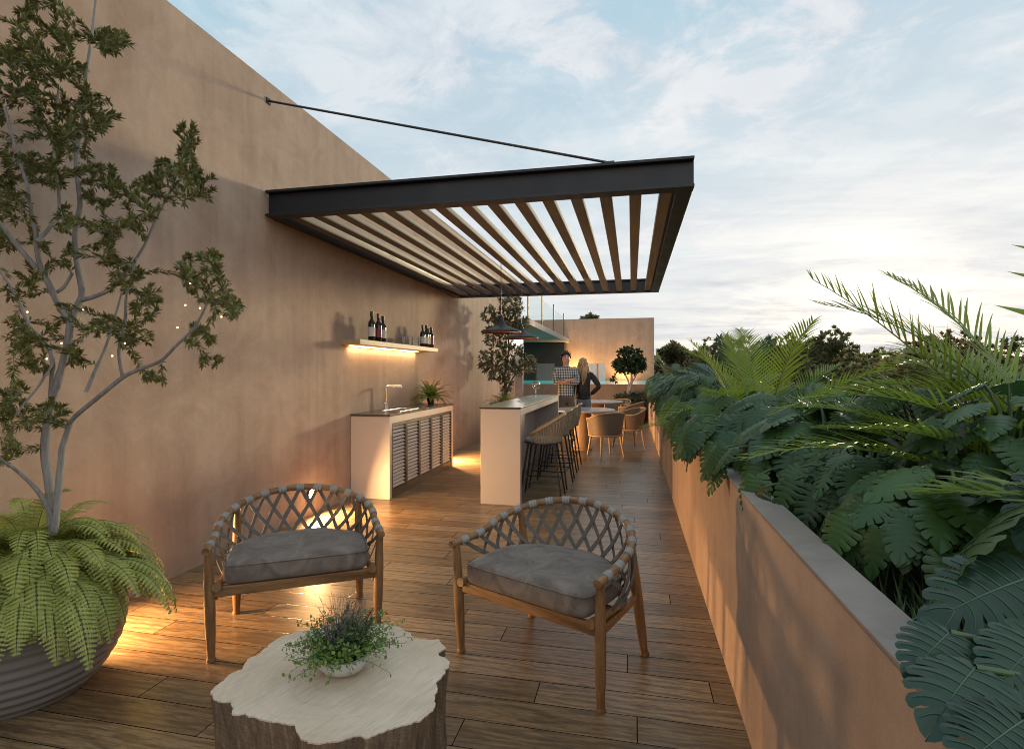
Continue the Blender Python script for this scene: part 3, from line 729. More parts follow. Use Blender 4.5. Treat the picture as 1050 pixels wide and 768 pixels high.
for j in range(len(rows)-1):
    for i in range(n): F.append((j*n+i, j*n+(i+1)%n, (j+1)*n+(i+1)%n, (j+1)*n+i))
ws = -1
m = MB(); m.add(V, F); m.build('bark_body', M['bark_side'], stp, smooth=50)
m = MB(); m.prism(oo, SH_-.0049, SH_); m.build('top', M['endgrain'], stp, smooth=0, bevel=0)

# ------------------------------------------------------------------ plants: leaf shapes
def quads_from(grid):
    F = []
    for i in range(len(grid)-1):
        for j in range(len(grid[0])-1): F.append((grid[i][j], grid[i+1][j], grid[i+1][j+1], grid[i][j+1]))
    return F
def lobed_leaf(nl=7, fused=.38, width=.42, rows=7, gap=.10, droop=.22, seed=0, tipr=.12):
    """a split leaf of unit length: base at origin, tip along +Y, upper side +Z"""
    rr = np.random.default_rng(seed); V = []; F = []; key = {}; veins = []
    def vert(k, p):
        if k not in key: key[k] = len(V); V.append(p)
        return key[k]
    S = np.linspace(0, 1, rows); Q = (0, .2, .5, .8, 1)
    def base(side, t, s):
        my = .80*t**1.1; tau = t
        ox = width*(max(0,math.sin(PI*(.04+.96*tau**.66)))**.74); oy = -.13+1.15*tau**1.02
        c = (ox*.58, my+(oy-my)*.22)
        x = 2*s*(1-s)*c[0] + s*s*ox; y = (1-s)**2*my + 2*s*(1-s)*c[1] + s*s*oy
        return x, y
    for side in (-1, 1):
        for lo in range(nl):
            g0 = gap*rr.uniform(.7,1.35); fu = fused*rr.uniform(.7,1.3); ln = rr.uniform(.93,1.04); tw = rr.normal(0,.03)
            t0, t1 = lo/nl, (lo+1)/nl; grid = []
            for k, s in enumerate(S):
                row = []
                for j, q in enumerate(Q):
                    e = 0 if s <= fu else (s-fu)/(1-fu)
                    sh = g0*(min(1, e*2.6)**.6)*(1-.25*e)
                    qq = .5 + (q-.5)*(1-2*sh)
                    if lo == nl-1: qq = q if q > .4 else qq
                    t = t0+(t1-t0)*qq
                    se = s*(1-(0 if lo == nl-1 and q > .4 else tipr)*(2*q-1)**2*min(1, e*1.5))*(1+(ln-1)*e)
                    x, y = base(side, t, se)
                    z = .10*x - .75*x*x - droop*max(0,y)**2*.8 + (.012*min(1,s*3) if j == 2 else -.004*min(1,s*3)) + tw*e*e*.6 + (.02 if k == 0 else 0)*0
                    p = [side*x, y, z]
                    if k == 0: kk = ('m', lo*4+j)
                    elif s <= fused*.7: kk = (side, lo*4+j, k)
                    else: kk = (side, lo, j, k)
                    row.append(vert(kk, p))
                grid.append(row)
            fs = quads_from(grid)
            F += fs if side > 0 else [f[::-1] for f in fs]
            veins.append([g[2] for g in grid[:-1]])
            if side > 0: mid = [g for g in grid[0]] if lo == 0 else mid + grid[0][1:]
    return np.array(V), F, [mid] + veins
def frame(p, d, n, size, roll=0):
    d = Vector(d).normalized(); n = Vector(n); x = d.cross(n)
    x = x.normalized() if x.length > 1e-5 else d.orthogonal().normalized()
    n = x.cross(d)
    if roll:
        q = Quaternion(d, roll); x = q @ x; n = q @ n
    A = np.array([[x.x,d.x,n.x],[x.y,d.y,n.y],[x.z,d.z,n.z]])*size
    return A, np.array(p)
def put(m, leaf, p, d, n, size, roll=0, vm=None):
    A, b = frame(p, d, n, size, roll); P = leaf[0] @ A.T + b; m.add(P, leaf[1])
    if vm is not None:
        for k, v in enumerate(leaf[2]):
            r0 = .0030*size/.3 if k == 0 else .0016*size/.3
            vm.tube([P[i] + A[:,2]/size*.0006 for i in v], [r0*(1-.75*i/len(v)) for i in range(len(v))], 4, cap=False)
MON = [lobed_leaf(7,.46,.42,8,.10,seed=1), lobed_leaf(6,.52,.44,8,.09,seed=2), lobed_leaf(8,.40,.41,8,.11,seed=3)]
PHI = [lobed_leaf(7,.24,.36,6,.16,seed=4,droop=.28), lobed_leaf(8,.22,.38,6,.18,seed=5,droop=.3), lobed_leaf(6,.27,.37,6,.15,seed=6,droop=.25)]
MONL = [lobed_leaf(6,.40,.40,5,.12,seed=7,droop=.25), lobed_leaf(7,.28,.37,5,.15,seed=8,droop=.28)]

def arc(p0, p1, lift, n=8):
    p0, p1 = Vector(p0), Vector(p1)
    return [p0.lerp(p1, i/n) + Vector((0,0,lift*math.sin(PI*i/n))) for i in range(n+1)]
def lobed_plant(x, y, z, nleaf, hmin, hmax, spread, smin, smax, leaves, mat, label, bias=0.0, name='monstera_plant', cat='plant', extra=None, group='leafy plants in the long planter'):
    r = np.random.default_rng(int(abs(x*1000)+abs(y*777)))
    o = empty(name, (x,y,z), 0, label, cat, group)
    lf = MB(); stm = MB(); vn = MB(); near = y < 4.2
    for i in range(nleaf):
        a = i*2.39996 + r.uniform(-.4,.4); q = (i+.5)/nleaf
        hh = hmin + (hmax-hmin)*(1-q)**.8*r.uniform(.8,1.1)
        rad = spread*(.25+.75*q)*r.uniform(.75,1.15)
        px, py = rad*math.cos(a)+bias*q, rad*math.sin(a)
        if px+x < .34: px = .34-x+.05*r.uniform(0,1)
        tip = Vector((px,py,hh)); out = Vector((math.cos(a),math.sin(a),0)) + Vector((bias*1.2,-.25,0))
        out.normalize()
        d = out*math.cos(R(20+50*q)) + Vector((0,0,-math.sin(R(r.uniform(5,30)+38*q))))
        nrm = Vector((0,0,1)) + out*.55 + Vector((-.15,-.25,0))
        s = r.uniform(smin, smax)
        put(lf, leaves[int(r.integers(len(leaves)))], tip, d, nrm, s, r.uniform(-.35,.35))
        c = arc((r.uniform(-.04,.04),r.uniform(-.04,.04),-.02), tip, .10+.1*hh, 6)
        stm.tube(c, [.009*(1-.4*k/6)*(.7+s) for k in range(7)], 6, cap=False)
    for e in extra or ():
        b, t, nrm, ti = e
        b, t = Vector(b)-Vector((x,y,z)), Vector(t)-Vector((x,y,z))
        put(lf, leaves[ti % len(leaves)], b, t-b, nrm, (t-b).length*.88, 0, vn)
        stm.tube(arc((0,0,-.02), b, .06, 8), [.0048]*9, 8, cap=False)
    fo = lf.build('foliage', mat, o, smooth=80); stm.build('stem', M['petiole'], o, smooth=80)
    if vn.n: vn.build('leaf_veins', M['vein'], fo, smooth=80)
    return o

def frond(m, st, p0, az, elev, length, droop, nl=34, ll=.32, lw=.018, r=None, start=.16, vee=.5, hang=.5, stemr=.007, segs=4):
    """pinnate palm frond: an arching rachis with two rows of drooping leaflets"""
    r = r or rng; pts = []; N = 16
    d = Vector((math.cos(az)*math.cos(elev), math.sin(az)*math.cos(elev), math.sin(elev))); p = Vector(p0)
    side0 = Vector((-math.sin(az), math.cos(az), 0)); bend = r.uniform(-.12,.12)
    for i in range(N+1):
        pts.append(p.copy()); k = i/N
        d = (d + Vector((0,0,-droop*(.25+1.3*k)/N)) + side0*bend/N).normalized(); p = p + d*(length/N)
    st.tube(pts, [stemr*(1-.8*i/N) for i in range(N+1)], 6, cap=False)
    for i in range(nl):
        k = start + (1-start)*i/(nl-1); f = k*N; j = min(int(f), N-1); P = pts[j].lerp(pts[j+1], f-j)
        T = (pts[j+1]-pts[j]).normalized(); side = T.cross(Vector((0,0,1)))
        side = side.normalized() if side.length > .02 else side0
        up = side.cross(T).normalized()
        if up.z < 0: up = -up
        prof = math.sin(PI*min(1, .12+.88*((k-start)/(1-start))**.8))**.55
        L = ll*max(.25, prof)*r.uniform(.85,1.12)
        for sgn in (-1, 1):
            dirn = (T*(.45+.55*k) + side*sgn*(1.0-.35*k) + up*vee*r.uniform(.5,1.2)).normalized()
            q = P.copy(); V = []; wv = lw*r.uniform(.85,1.15); nrm = up
            for s in range(segs+1):
                u = s/segs; w = wv*(.35 + 1.0*math.sin(PI*min(1,u*.9+.1))**.8)*(1-u**3) + .0004
                wd = dirn.cross(nrm); wd = wd.normalized() if wd.length > 1e-4 else side
                V += [tuple(q - wd*w*.5), tuple(q - nrm*w*.14), tuple(q + wd*w*.5)]
                q = q + dirn*(L/segs); dirn = (dirn + Vector((0,0,-hang*(.3+u)/segs))).normalized()
                nrm = (nrm - dirn*nrm.dot(dirn)); nrm = nrm.normalized() if nrm.length > 1e-4 else up
            F = []
            for s in range(segs): a = s*3; F += [(a,a+1,a+4,a+3),(a+1,a+2,a+5,a+4)]
            m.add(V, F)
def palm(x, y, z, n, label, mat='palm', hang=.9, vee=.3, lmin=.8, lmax=1.15, ll=.34, lw=.02, az0=0, arc_=2*PI, el=(.7,1.35), droop=(.7,1.5), seed=1, extra=None, name='palm_plant', nl=34, group='areca palms in the planter'):
    r = np.random.default_rng(seed); o = empty(name, (x,y,z), 0, label, 'palm', group); m = MB(); st = MB()
    for i in range(n):
        az = az0 + arc_*(i+r.uniform(-.3,.3))/n
        frond(m, st, (r.uniform(-.05,.05), r.uniform(-.05,.05), -.03), az, r.uniform(*el), r.uniform(lmin,lmax), r.uniform(*droop), nl=nl, ll=ll*r.uniform(.85,1.1), lw=lw, r=r, hang=hang, vee=vee)
    for e in extra or (): frond(m, st, **e, r=r)
    m.build('foliage', M[mat], o, smooth=80); st.build('stem', M['palm_stem'], o, smooth=80)
    return o
def fern_frond(m, st, p0, az, elev, length, droop, npn=26, pl=.075, r=None, teeth=5):
    r = r or rng; pts = []; N = 14; p = Vector(p0)
    d = Vector((math.cos(az)*math.cos(elev), math.sin(az)*math.cos(elev), math.sin(elev)))
    for i in range(N+1):
        pts.append(p.copy()); d = (d + Vector((0,0,-droop*(.3+1.2*i/N)/N)) ).normalized(); p = p + d*(length/N)
    st.tube(pts, [.0022*(1-.6*i/N) for i in range(N+1)], 4, cap=False)
    V = []; F = []
    for i in range(npn):
        k = .10 + .9*i/(npn-1); f = k*N; j = min(int(f), N-1); P = pts[j].lerp(pts[j+1], f-j); T = (pts[j+1]-pts[j]).normalized()
        side = T.cross(Vector((0,0,1))); side = side.normalized() if side.length > .05 else Vector((-math.sin(az),math.cos(az),0)); up = side.cross(T)
        if up.dot(Vector((math.cos(az),math.sin(az),.6))) < 0: up = -up
        L = pl*(math.sin(PI*min(1,.2+.8*k))**.6 if k < .98 else .2)*r.uniform(.9,1.1)
        for sg in (-1,1):
            dr = (side*sg + T*.28 + up*r.uniform(-.12,.06)).normalized(); w = length/npn*.60
            for tt in range(teeth):
                a0 = tt/teeth; c = P + dr*L*a0 + up*(-.35*L*a0*a0); wd = w*(1-a0*.75)
                b = len(V); step = dr*(L/teeth)*1.6
                V += [tuple(c), tuple(c + T*wd + step*.6), tuple(c + step - up*.002), tuple(c - T*wd + step*.6)]
                F.append((b,b+1,b+2,b+3))
    m.add(V, F)
def fern(name, loc, n, length, label, pl=.075, mats=('fern','petiole'), el=(.3,1.3), droop=(1.6,2.6), npn=26, seed=3, cat='fern', r0=.05, teeth=5, parent=None, az0=0, lenfn=None):
    r = np.random.default_rng(seed); m = MB(); st = MB()
    if parent is None: o = empty(name, loc, 0, label, cat)
    else: o = parent
    for i in range(n):
        az = az0+i*2.39996; q = (i+.5)/n
        e = el[1]+(el[0]-el[1])*q**.7 + r.uniform(-.12,.12)
        ln = length*r.uniform(.75,1.1)
        base = (r0*math.cos(az)*q, r0*math.sin(az)*q, 0)
        if parent is not None: base = tuple(Vector(base)+Vector(loc))
        fern_frond(m, st, base, az, e, ln, r.uniform(*droop), npn=npn, pl=pl, r=r, teeth=teeth)
    m.build('foliage', M[mats[0]], o, smooth=0); st.build('stem', M[mats[1]], o, smooth=80)
    return o

# ------------------------------------------------------------------ trees: limbs as drawn, twigs grown out to the crown points
def grow(limbs, targets, r_twig, leaf_len, leaf_w, step, r, per=1, droop=0.0, tipn=4, start=.25, curl=.3):
    """limbs: list of (points, radii). returns trunk MB, leaf MB"""
    tk = MB(); lf = MB(); nodes = []
    for pts, rad in limbs:
        # smooth the polyline
        P = []; Rr = []
        n = len(pts)
        for i in range(n-1):
            a = pts[max(i-1,0)]; b = pts[i]; c = pts[i+1]; d = pts[min(i+2,n-1)]
            for k in range(4):
                t = k/4
                q = .5*((2*b)+(c-a)*t+(2*a-5*b+4*c-d)*t*t+(3*b-a-3*c+d)*t**3)
                P.append(q); f = (i+t)/(n-1); Rr.append(rad[0]+(rad[1]-rad[0])*f)
        P.append(pts[-1]); Rr.append(rad[1])
        Rr = [x*(1+.10*mnoise.noise(p*14)) for x, p in zip(Rr, P)]
        tk.tube(P, Rr, 10 if rad[0] > .02 else 7)
        nodes += [tuple(p) for p in P[len(P)//4:]]
    nodes = np.array(nodes); T = np.array([tuple(t) for t in targets])
    dmin = np.array([np.min(np.linalg.norm(nodes-t, axis=1)) for t in T]); order = np.argsort(dmin)
    lv = []; lfc = []
    def leaf(p, d, nrm, L):
        x = d.cross(nrm); x = x.normalized() if x.length > 1e-4 else d.orthogonal().normalized(); n2 = x.cross(d)
        w = leaf_w*L/leaf_len*.5; b = len(lv)
        lv.extend([tuple(p), tuple(p+d*L*.45+x*w+n2*w*.35), tuple(p+d*L-n2*L*curl*.3), tuple(p+d*L*.45-x*w+n2*w*.35), tuple(p+d*L*.5)])
        lfc.extend([(b,b+1,b+4),(b+1,b+2,b+4),(b+2,b+3,b+4),(b+3,b,b+4)])
    for ti in order:
        t = T[ti]; dd = np.linalg.norm(nodes-t, axis=1); k = int(np.argmin(dd)); a = Vector(nodes[k]); b = Vector(t); L = (b-a).length
        if L < 1e-3: continue
        mid = a.lerp(b,.5) + Vector(r.normal(0,.09,3))*L + Vector((0,0,.07*L)); P = []
        for i in range(7):
            u = i/6; P.append(a*(1-u)**2 + mid*2*u*(1-u) + b*u*u)
        rr = r_twig*min(1.6, .5+L*1.2)
        tk.tube(P, [rr*(1-.7*i/6) for i in range(7)], 5, cap=False)
        nodes = np.vstack([nodes, [tuple(p) for p in P[2:]]])
        s = L*start; 
        while s < L:
            u = s/L; i = min(int(u*6),5); p = P[i].lerp(P[i+1], u*6-i); d = (P[i+1]-P[i]).normalized()
            for _ in range(per):
                rad = Vector(r.normal(0,1,3)); rad = (rad - d*rad.dot(d)).normalized()
                dl = (d*r.uniform(.5,1.2) + rad*.8 + Vector((0,0,.25-droop))).normalized()
                leaf(p, dl, Vector((0,0,1)) + Vector(r.normal(0,.35,3)), leaf_len*r.uniform(.65,1.15))
            s += step*r.uniform(.7,1.3)
        for _ in range(tipn):
            dl = ((P[6]-P[5]).normalized()*.8 + Vector(r.normal(0,.45,3)) + Vector((0,0,.25-droop*.6))).normalized()
            leaf(P[6], dl, Vector((0,0,1)) + Vector(r.normal(0,.3,3)), leaf_len*r.uniform(.7,1.15))
    lf.add(lv, lfc)
    return tk, lf
def in_blobs(blobs, n, r):
    """points in ellipsoids (centre, (rx,ry,rz)) shared out by volume"""
    w = np.array([b[1][0]*b[1][1]*b[1][2] for b in blobs])**.75; w = w/w.sum(); out = []
    for b, k in zip(blobs, np.maximum(1, np.round(w*n).astype(int))):
        v = r.normal(0,1,(k,3)); v /= np.linalg.norm(v,axis=1)[:,None]; v *= r.uniform(.15,1,(k,1))**.45
        out.append(np.array(b[0]) + v*np.array(b[1]))
    return np.concatenate(out)

# ------------------------------------------------------------------ big bowl with small tree and fern
px, py = -2.68, 1.93
po = empty('planter_bowl', (px,py,0)); tag(po, 'large ribbed grey planter bowl at the foot of the wall', 'planter')
prof = []
for i in range(64):
    t = i/63; z = .0 + .52*t
    r0 = .225 + .150*math.sin(PI*min(1, t*.88+.02))**.75*(1.0) + .02*t
    prof.append((r0 + .0055*math.cos(t*2*PI*12), z))
prof += [(prof[-1][0]-.03,.525),(prof[-1][0]-.04,.46)]
m = MB(); m.lathe(prof, 72, cap0=True); m.build('bowl', M['pot'], po, smooth=60)
m = MB(); m.lathe([(0,.475),(.37,.47)], 40); m.build('earth', M['soil'], po)
def px3(u, v, d):
    p = wxy(u, v, d); p.x = max(p.x, WX+.07); return p
rt = np.random.default_rng(11)
lim = []
def L_(pts, r0, r1, d0, d1):
    n = len(pts); lim.append(([px3(u, v, d0+(d1-d0)*i/(n-1)) for i, (u, v) in enumerate(pts)], (r0, r1)))
L_([(54,548),(51,500),(46,465),(48,440),(52,417),(61,385),(69,355),(72,330)], .0185, .0145, 2.42, 2.42)
L_([(72,330),(60,312),(52,295),(42,275),(38,255),(37,240),(33,220),(30,205),(28,190),(15,150),(5,110)], .0135, .005, 2.42, 2.2)
L_([(72,330),(80,312),(84,300),(79,270),(77,240),(82,210),(80,190),(78,160),(85,120),(88,80),(95,30),(100,-20)], .0145, .0045, 2.42, 2.55)
L_([(83,308),(100,303),(115,295),(125,283),(135,272),(148,252),(160,225),(175,195),(190,160)], .011, .004, 2.42, 2.62)
L_([(37,275),(20,255),(5,235),(-10,215),(-20,180),(-15,120)], .011, .005, 2.34, 2.15)
L_([(52,303),(65,295),(74,280)], .008, .006, 2.40, 2.43)
L_([(38,248),(50,235),(60,220),(60,195),(55,150),(60,90)], .009, .004, 2.3, 2.5)
L_([(56,545),(60,500),(63,470),(64,459),(70,440),(75,429),(100,408),(126,387),(145,378),(165,370),(180,355),(200,335),(212,312)], .0145, .005, 2.38, 2.3)
L_([(88,402),(100,375),(108,357),(115,335),(125,300)], .008, .004, 2.37, 2.5)
L_([(126,387),(122,360),(128,330),(130,300),(140,265)], .008, .004, 2.33, 2.2)
L_([(56,535),(40,505),(18,483),(0,470),(-15,450)], .010, .004, 2.38, 2.15)
L_([(50,430),(54,372),(45,350),(30,335),(20,310),(5,285),(-5,270)], .011, .005, 2.42, 2.55)
L_([(54,372),(40,395),(28,410),(12,430)], .006, .003, 2.42, 2.3)
pb = [(40,30,45,40,16),(12,95,45,55,18),(70,110,35,45,14),(112,42,20,14,7),(95,120,26,22,8),(60,170,40,25,12),(15,185,28,30,9),(104,190,24,22,9),(85,225,28,16,5),
      (193,142,11,20,7),(180,185,26,26,12),(150,205,28,22,9),(205,190,14,18,6),(214,285,20,26,13),(190,280,14,18,6),(235,316,13,10,7),(205,345,16,12,5),(215,370,12,8,3),
      (130,285,20,24,9),(128,240,20,14,5),(112,255,16,18,5),(150,310,14,18,6),(138,345,16,16,7),(105,335,20,14,6),(60,260,18,16,4),(22,290,22,22,6),(25,345,26,20,8),(35,375,18,14,5),
      (16,420,22,26,11),(52,425,16,14,6),(8,462,14,14,4),(85,365,18,14,5),(18,238,20,20,5),(60,330,18,16,4),(160,388,12,6,3)]
tg = []
for u, v, ru, rv, k in pb:
    for _ in range(int(k*(3.6 if v < 215 and u < 115 else 2.6))):
        a = rt.uniform(0,2*PI); q = rt.uniform(0,1)**.5
        dd = 2.40 + rt.normal(0,.17); tg.append(px3(u+ru*q*math.cos(a), v+rv*q*math.sin(a), max(1.95,min(2.75,dd))))
tk, lf = grow(lim, tg, .0028, .032, .0095, .0043, rt, per=2, tipn=9, start=.12)
tr_ = empty('small_tree', tuple(wxy(54,548,2.42))); tag(tr_, 'small tree with pale grey trunks and dark leaves growing from the large bowl', 'tree')
for nm, q, mt in (('trunk',tk,M['bark_pale']),('crown',lf,M['treeleaf'])):
    o = q.build(nm, mt, tr_, smooth=60); o.location = -tr_.location
sl = empty('string_lights', tuple(px3(63,352,2.3))); tag(sl, 'string of tiny warm fairy lights wound through the small tree', 'string lights')
bp = [px3(u, v, d) for u, v, d in ((28,320,2.3),(48,368,2.25),(63,352,2.3),(85,318,2.3),(115,365,2.2),(128,352,2.25),(195,291,2.3),(190,313,2.25),(205,316,2.3),(227,325,2.3),(182,336,2.3))]
for seg in (bp[:6], bp[6:]):
    m = MB(); w_ = []
    for k in range(len(seg)-1): w_ += [seg[k].lerp(seg[k+1], q/6) - Vector((0,0,.03*math.sin(PI*q/6))) - sl.location for q in range(6)]
    m.tube(w_ + [seg[-1]-sl.location], .0005, 4); m.build('wire', M['bark_pale'], sl)
bm_ = m_emit('fairy_bulb_glow', (1,.76,.38), 2.6)
for p in bp:
    m = MB(); m.lathe([(0,-.0042),(.003,-.0025),(.004,0),(.003,.0025),(0,.0042)], 10); m.build('bulb', bm_, sl).location = p - sl.location
fern('fern_plant', (px+.05,py,.53), 230, .47, 'lush light green fern spilling over the rim of the large bowl', pl=.062, el=(.25,1.4), droop=(2.4,3.9), npn=25, seed=5, r0=.24, teeth=5)

# ------------------------------------------------------------------ plant on the stump
hp = empty('potted_herb', (0,0,SH_+.001)); pp = wxy(349, 690, (H_-SH_)*560/(690-381)); hp.location.x, hp.location.y = pp.x, pp.y+.02
tag(hp, 'small white bowl of trailing herbs and grey heather on the stump table', 'potted plant')
m = MB(); m.lathe([(.050,0),(.074,.010),(.092,.030),(.097,.05),(.092,.062),(.083,.063),(.078,.05)], 36, cap0=True, sy=.9); m.build('bowl', M['whitepot'], hp, smooth=50)
m = MB(); m.lathe([(0,.05),(.072,.045)], 24, sy=.9); m.build('earth', M['soil'], hp)
def sprigs(n, rad, hmin, hmax, leafn, ls, lw, mat, stemm, seed, nm, out=1.0, drp=.0, snm='stem', rs=.0008):
    r = np.random.default_rng(seed); V = []; F = []; st = MB()
    for i in range(n):
        a = r.uniform(0,2*PI); q = r.uniform(0,1)**.6; b = Vector((.062*q*math.cos(a), .056*q*math.sin(a), .055))
        h_ = r.uniform(hmin,hmax); rr = rad*q*r.uniform(.6,1.15)
        e = Vector((b.x+rr*math.cos(a)*out, b.y+rr*math.sin(a)*out, .05+h_*(1-.75*drp*q))); mid = b.lerp(e,.5)+Vector((0,0,.05*out))+Vector(r.normal(0,.012,3))
        P = [b*(1-u)**2+mid*2*u*(1-u)+e*u*u for u in np.linspace(0,1,8)]
        st.tube(P, rs, 4, cap=False)
        for k in range(leafn):
            u = .15+.85*k/(leafn-1) if leafn > 1 else 1; j = min(int(u*7),6); p = P[j].lerp(P[j+1], u*7-j); d = (P[j+1]-P[j]).normalized()
            rv = Vector(r.normal(0,1,3)); rv = (rv-d*rv.dot(d)).normalized(); dl = (d*.35+rv).normalized(); nn = (Vector((0,0,1))+Vector(r.normal(0,.5,3)))
            x = dl.cross(nn).normalized(); L = ls*r.uniform(.6,1.2); w = lw*.5*L/ls; o = len(V); p = p+rv*.002
            V += [tuple(p),tuple(p+dl*L*.3+x*w*.85),tuple(p+dl*L*.65+x*w*.8),tuple(p+dl*L),tuple(p+dl*L*.65-x*w*.8),tuple(p+dl*L*.3-x*w*.85)]; F.append((o,o+1,o+2,o+3,o+4,o+5))
    m = MB(); m.add(V, F); m.build(nm, M[mat], hp, smooth=0); st.build(snm, M[stemm], hp, smooth=80)
sprigs(210, .185, .02, .15, 11, .0155, .0105, 'herb', 'petiole', 21, 'trailing_leaves', 1.0, .42)
sprigs(100, .075, .08, .165, 22, .010, .003, 'herb_dark', 'herb_dark', 22, 'heather_leaves', .9, 0, 'heather_stem')
sprigs(90, .07, .12, .225, 16, .006, .0016, 'herb_grey', 'herb_grey', 23, 'heather_sprigs', .9, 0, 'sprig_stem', .0005)

# fern on the cabinet
pf = empty('potted_fern', (-2.88,7.56,CH+.001)); tag(pf, 'small green fern in a dark pot on the kitchen cabinet', 'potted plant')
m = MB(); m.lathe([(.045,0),(.06,.09),(.062,.10),(.054,.10),(.05,.085)], 24, cap0=True); m.build('pot', M['black'], pf)
fern('x', (0,0,.09), 60, .33, None, pl=.034, mats=('potfern','petiole'), el=(.2,1.4), droop=(1.0,2.0), npn=16, seed=9, parent=pf, teeth=3, r0=.03)

# ------------------------------------------------------------------ olive tree behind the bar
ox, oy = -2.50, 10.7
ob = empty('planter_box', (ox,oy,0)); tag(ob, 'square planter box standing behind the bar under the olive tree', 'planter')
m = MB(); m.bb(-.28,.28,-.28,.28,0,.78); m.build('box', M['barwhite'], ob, smooth=0, bevel=.006)
m = MB(); m.bb(-.25,.25,-.25,.25,.7805,.80); m.build('earth', M['soil'], ob, smooth=0)
r2 = np.random.default_rng(31); B3 = Vector((ox,oy,.80)); lim = []
def LV(pts, r0, r1): lim.append(([B3+Vector(p) for p in pts], (r0, r1)))
LV([(0,0,0),(.02,0,.25),(-.01,.02,.5),(.04,0,.8),(.08,.03,1.1),(.05,.0,1.5)], .032, .012)
LV([(0,0,.12),(.10,.03,.4),(.24,.05,.62),(.36,.1,.85)], .018, .007)
LV([(0,0,.45),(-.12,-.04,.7),(-.26,-.05,.95)], .013, .006)
LV([(.04,0,.8),(-.06,.08,1.1),(-.16,.1,1.4)], .013, .006)
LV([(.08,0,1.1),(.2,-.05,1.35),(.28,0,1.6)], .012, .005)
bl = [(B3+Vector(c), q) for c, q in (((.05,0,1.55),(.30,.3,.26)),((-.22,0,1.35),(.22,.25,.25)),((.30,0,1.55),(.2,.2,.28)),((-.05,.0,.62),(.38,.36,.22)),((-.35,0,.85),(.22,.22,.24)),((.1,0,1.0),(.30,.3,.24)),((.42,.05,.78),(.2,.22,.22)),((.05,0,.32),(.15,.15,.13)),((.1,0,1.95),(.3,.25,.25)),((-.28,0,1.75),(.2,.2,.2)))]
tk, lf = grow(lim, in_blobs(bl, 520, r2), .0045, .085, .03, .024, r2, per=2, tipn=8, start=.15)
ot = empty('olive_tree', tuple(B3)); tag(ot, 'slender olive tree growing behind the bar under the pergola', 'tree')
for nm, q, mt in (('trunk',tk,M['bark']),('crown',lf,M['oliveleaf'])): q.build(nm, mt, ot, smooth=60).location = -B3
fern('fern_plant', (ox,oy-.02,.80), 50, .36, 'bright low fern at the foot of the olive tree behind the bar', pl=.035, mats=('fern','petiole'), el=(.2,1.3), droop=(1.2,2.2), npn=18, seed=12, r0=.15, teeth=3)

# ------------------------------------------------------------------ ficus in a big pot at the pool wall
fx, fy = -.06, 15.7
fb = empty('round_planter', (fx,fy,0)); tag(fb, 'large round dark brown planter in front of the pool wall', 'planter')
m = MB(); m.lathe([(.37,0),(.42,.05),(.455,.3),(.45,.5),(.44,.53),(.41,.53),(.40,.48)], 48, cap0=True); m.build('pot', M['ficus_pot'], fb)
m = MB(); m.lathe([(0,.5),(.40,.49)], 32); m.build('earth', M['soil'], fb)
r3 = np.random.default_rng(41); B3 = Vector((fx,fy,.5)); lim = []
LV([(.02,0,0),(.0,0,.4),(.05,.02,.65),(.04,0,.95),(.0,0,1.25)], .05, .02)
LV([(-.03,0,0),(-.05,0,.35),(-.03,0,.62),(-.15,0,.9),(-.22,0,1.15)], .035, .014)
LV([(.05,.02,.6),(.18,0,.85),(.25,0,1.1)], .025, .012)
bl = [(B3+Vector(c), q) for c, q in (((.0,0,1.35),(.36,.36,.28)),((-.25,0,1.1),(.24,.28,.2)),((.25,0,1.15),(.22,.28,.22)),((.05,0,1.0),(.35,.35,.16)),((-.45,0,.72),(.09,.09,.08)))]
tk, lf = grow(lim, in_blobs(bl, 420, r3), .005, .095, .05, .04, r3, per=2, tipn=9, start=.1)
ft = empty('ficus_tree', tuple(B3)); tag(ft, 'round headed small tree with pale trunk in the brown planter before the pool', 'tree')
for nm, q, mt in (('trunk',tk,M['bark_pale']),('crown',lf,M['ficusleaf'])): q.build(nm, mt, ft, smooth=60).location = -B3
lim = []; B3 = Vector((fx,fy,.5))
for k in range(9):
    a = k*2.4; LV([(.05*math.cos(a),.05*math.sin(a),0),(.2*math.cos(a),.2*math.sin(a),.15),(.32*math.cos(a),.32*math.sin(a),.24)], .006, .003)
bl = [(B3+Vector((.3*math.cos(a),.3*math.sin(a),.18)), (.19,.19,.14)) for a in np.linspace(0,2*PI,8)[:-1]]+[(B3+Vector((0,0,.25)),(.3,.3,.12))]
tk, lf = grow(lim, in_blobs(bl, 170, r3), .003, .075, .03, .04, r3, per=2, tipn=7, start=.1)
fs = empty('low_shrub', tuple(B3)); tag(fs, 'dark low shrub filling the brown planter round the pale trunk', 'shrub')
for nm, q, mt in (('stem',tk,M['bark']),('foliage',lf,M['ficusleaf'])): q.build(nm, mt, fs, smooth=60).location = -B3

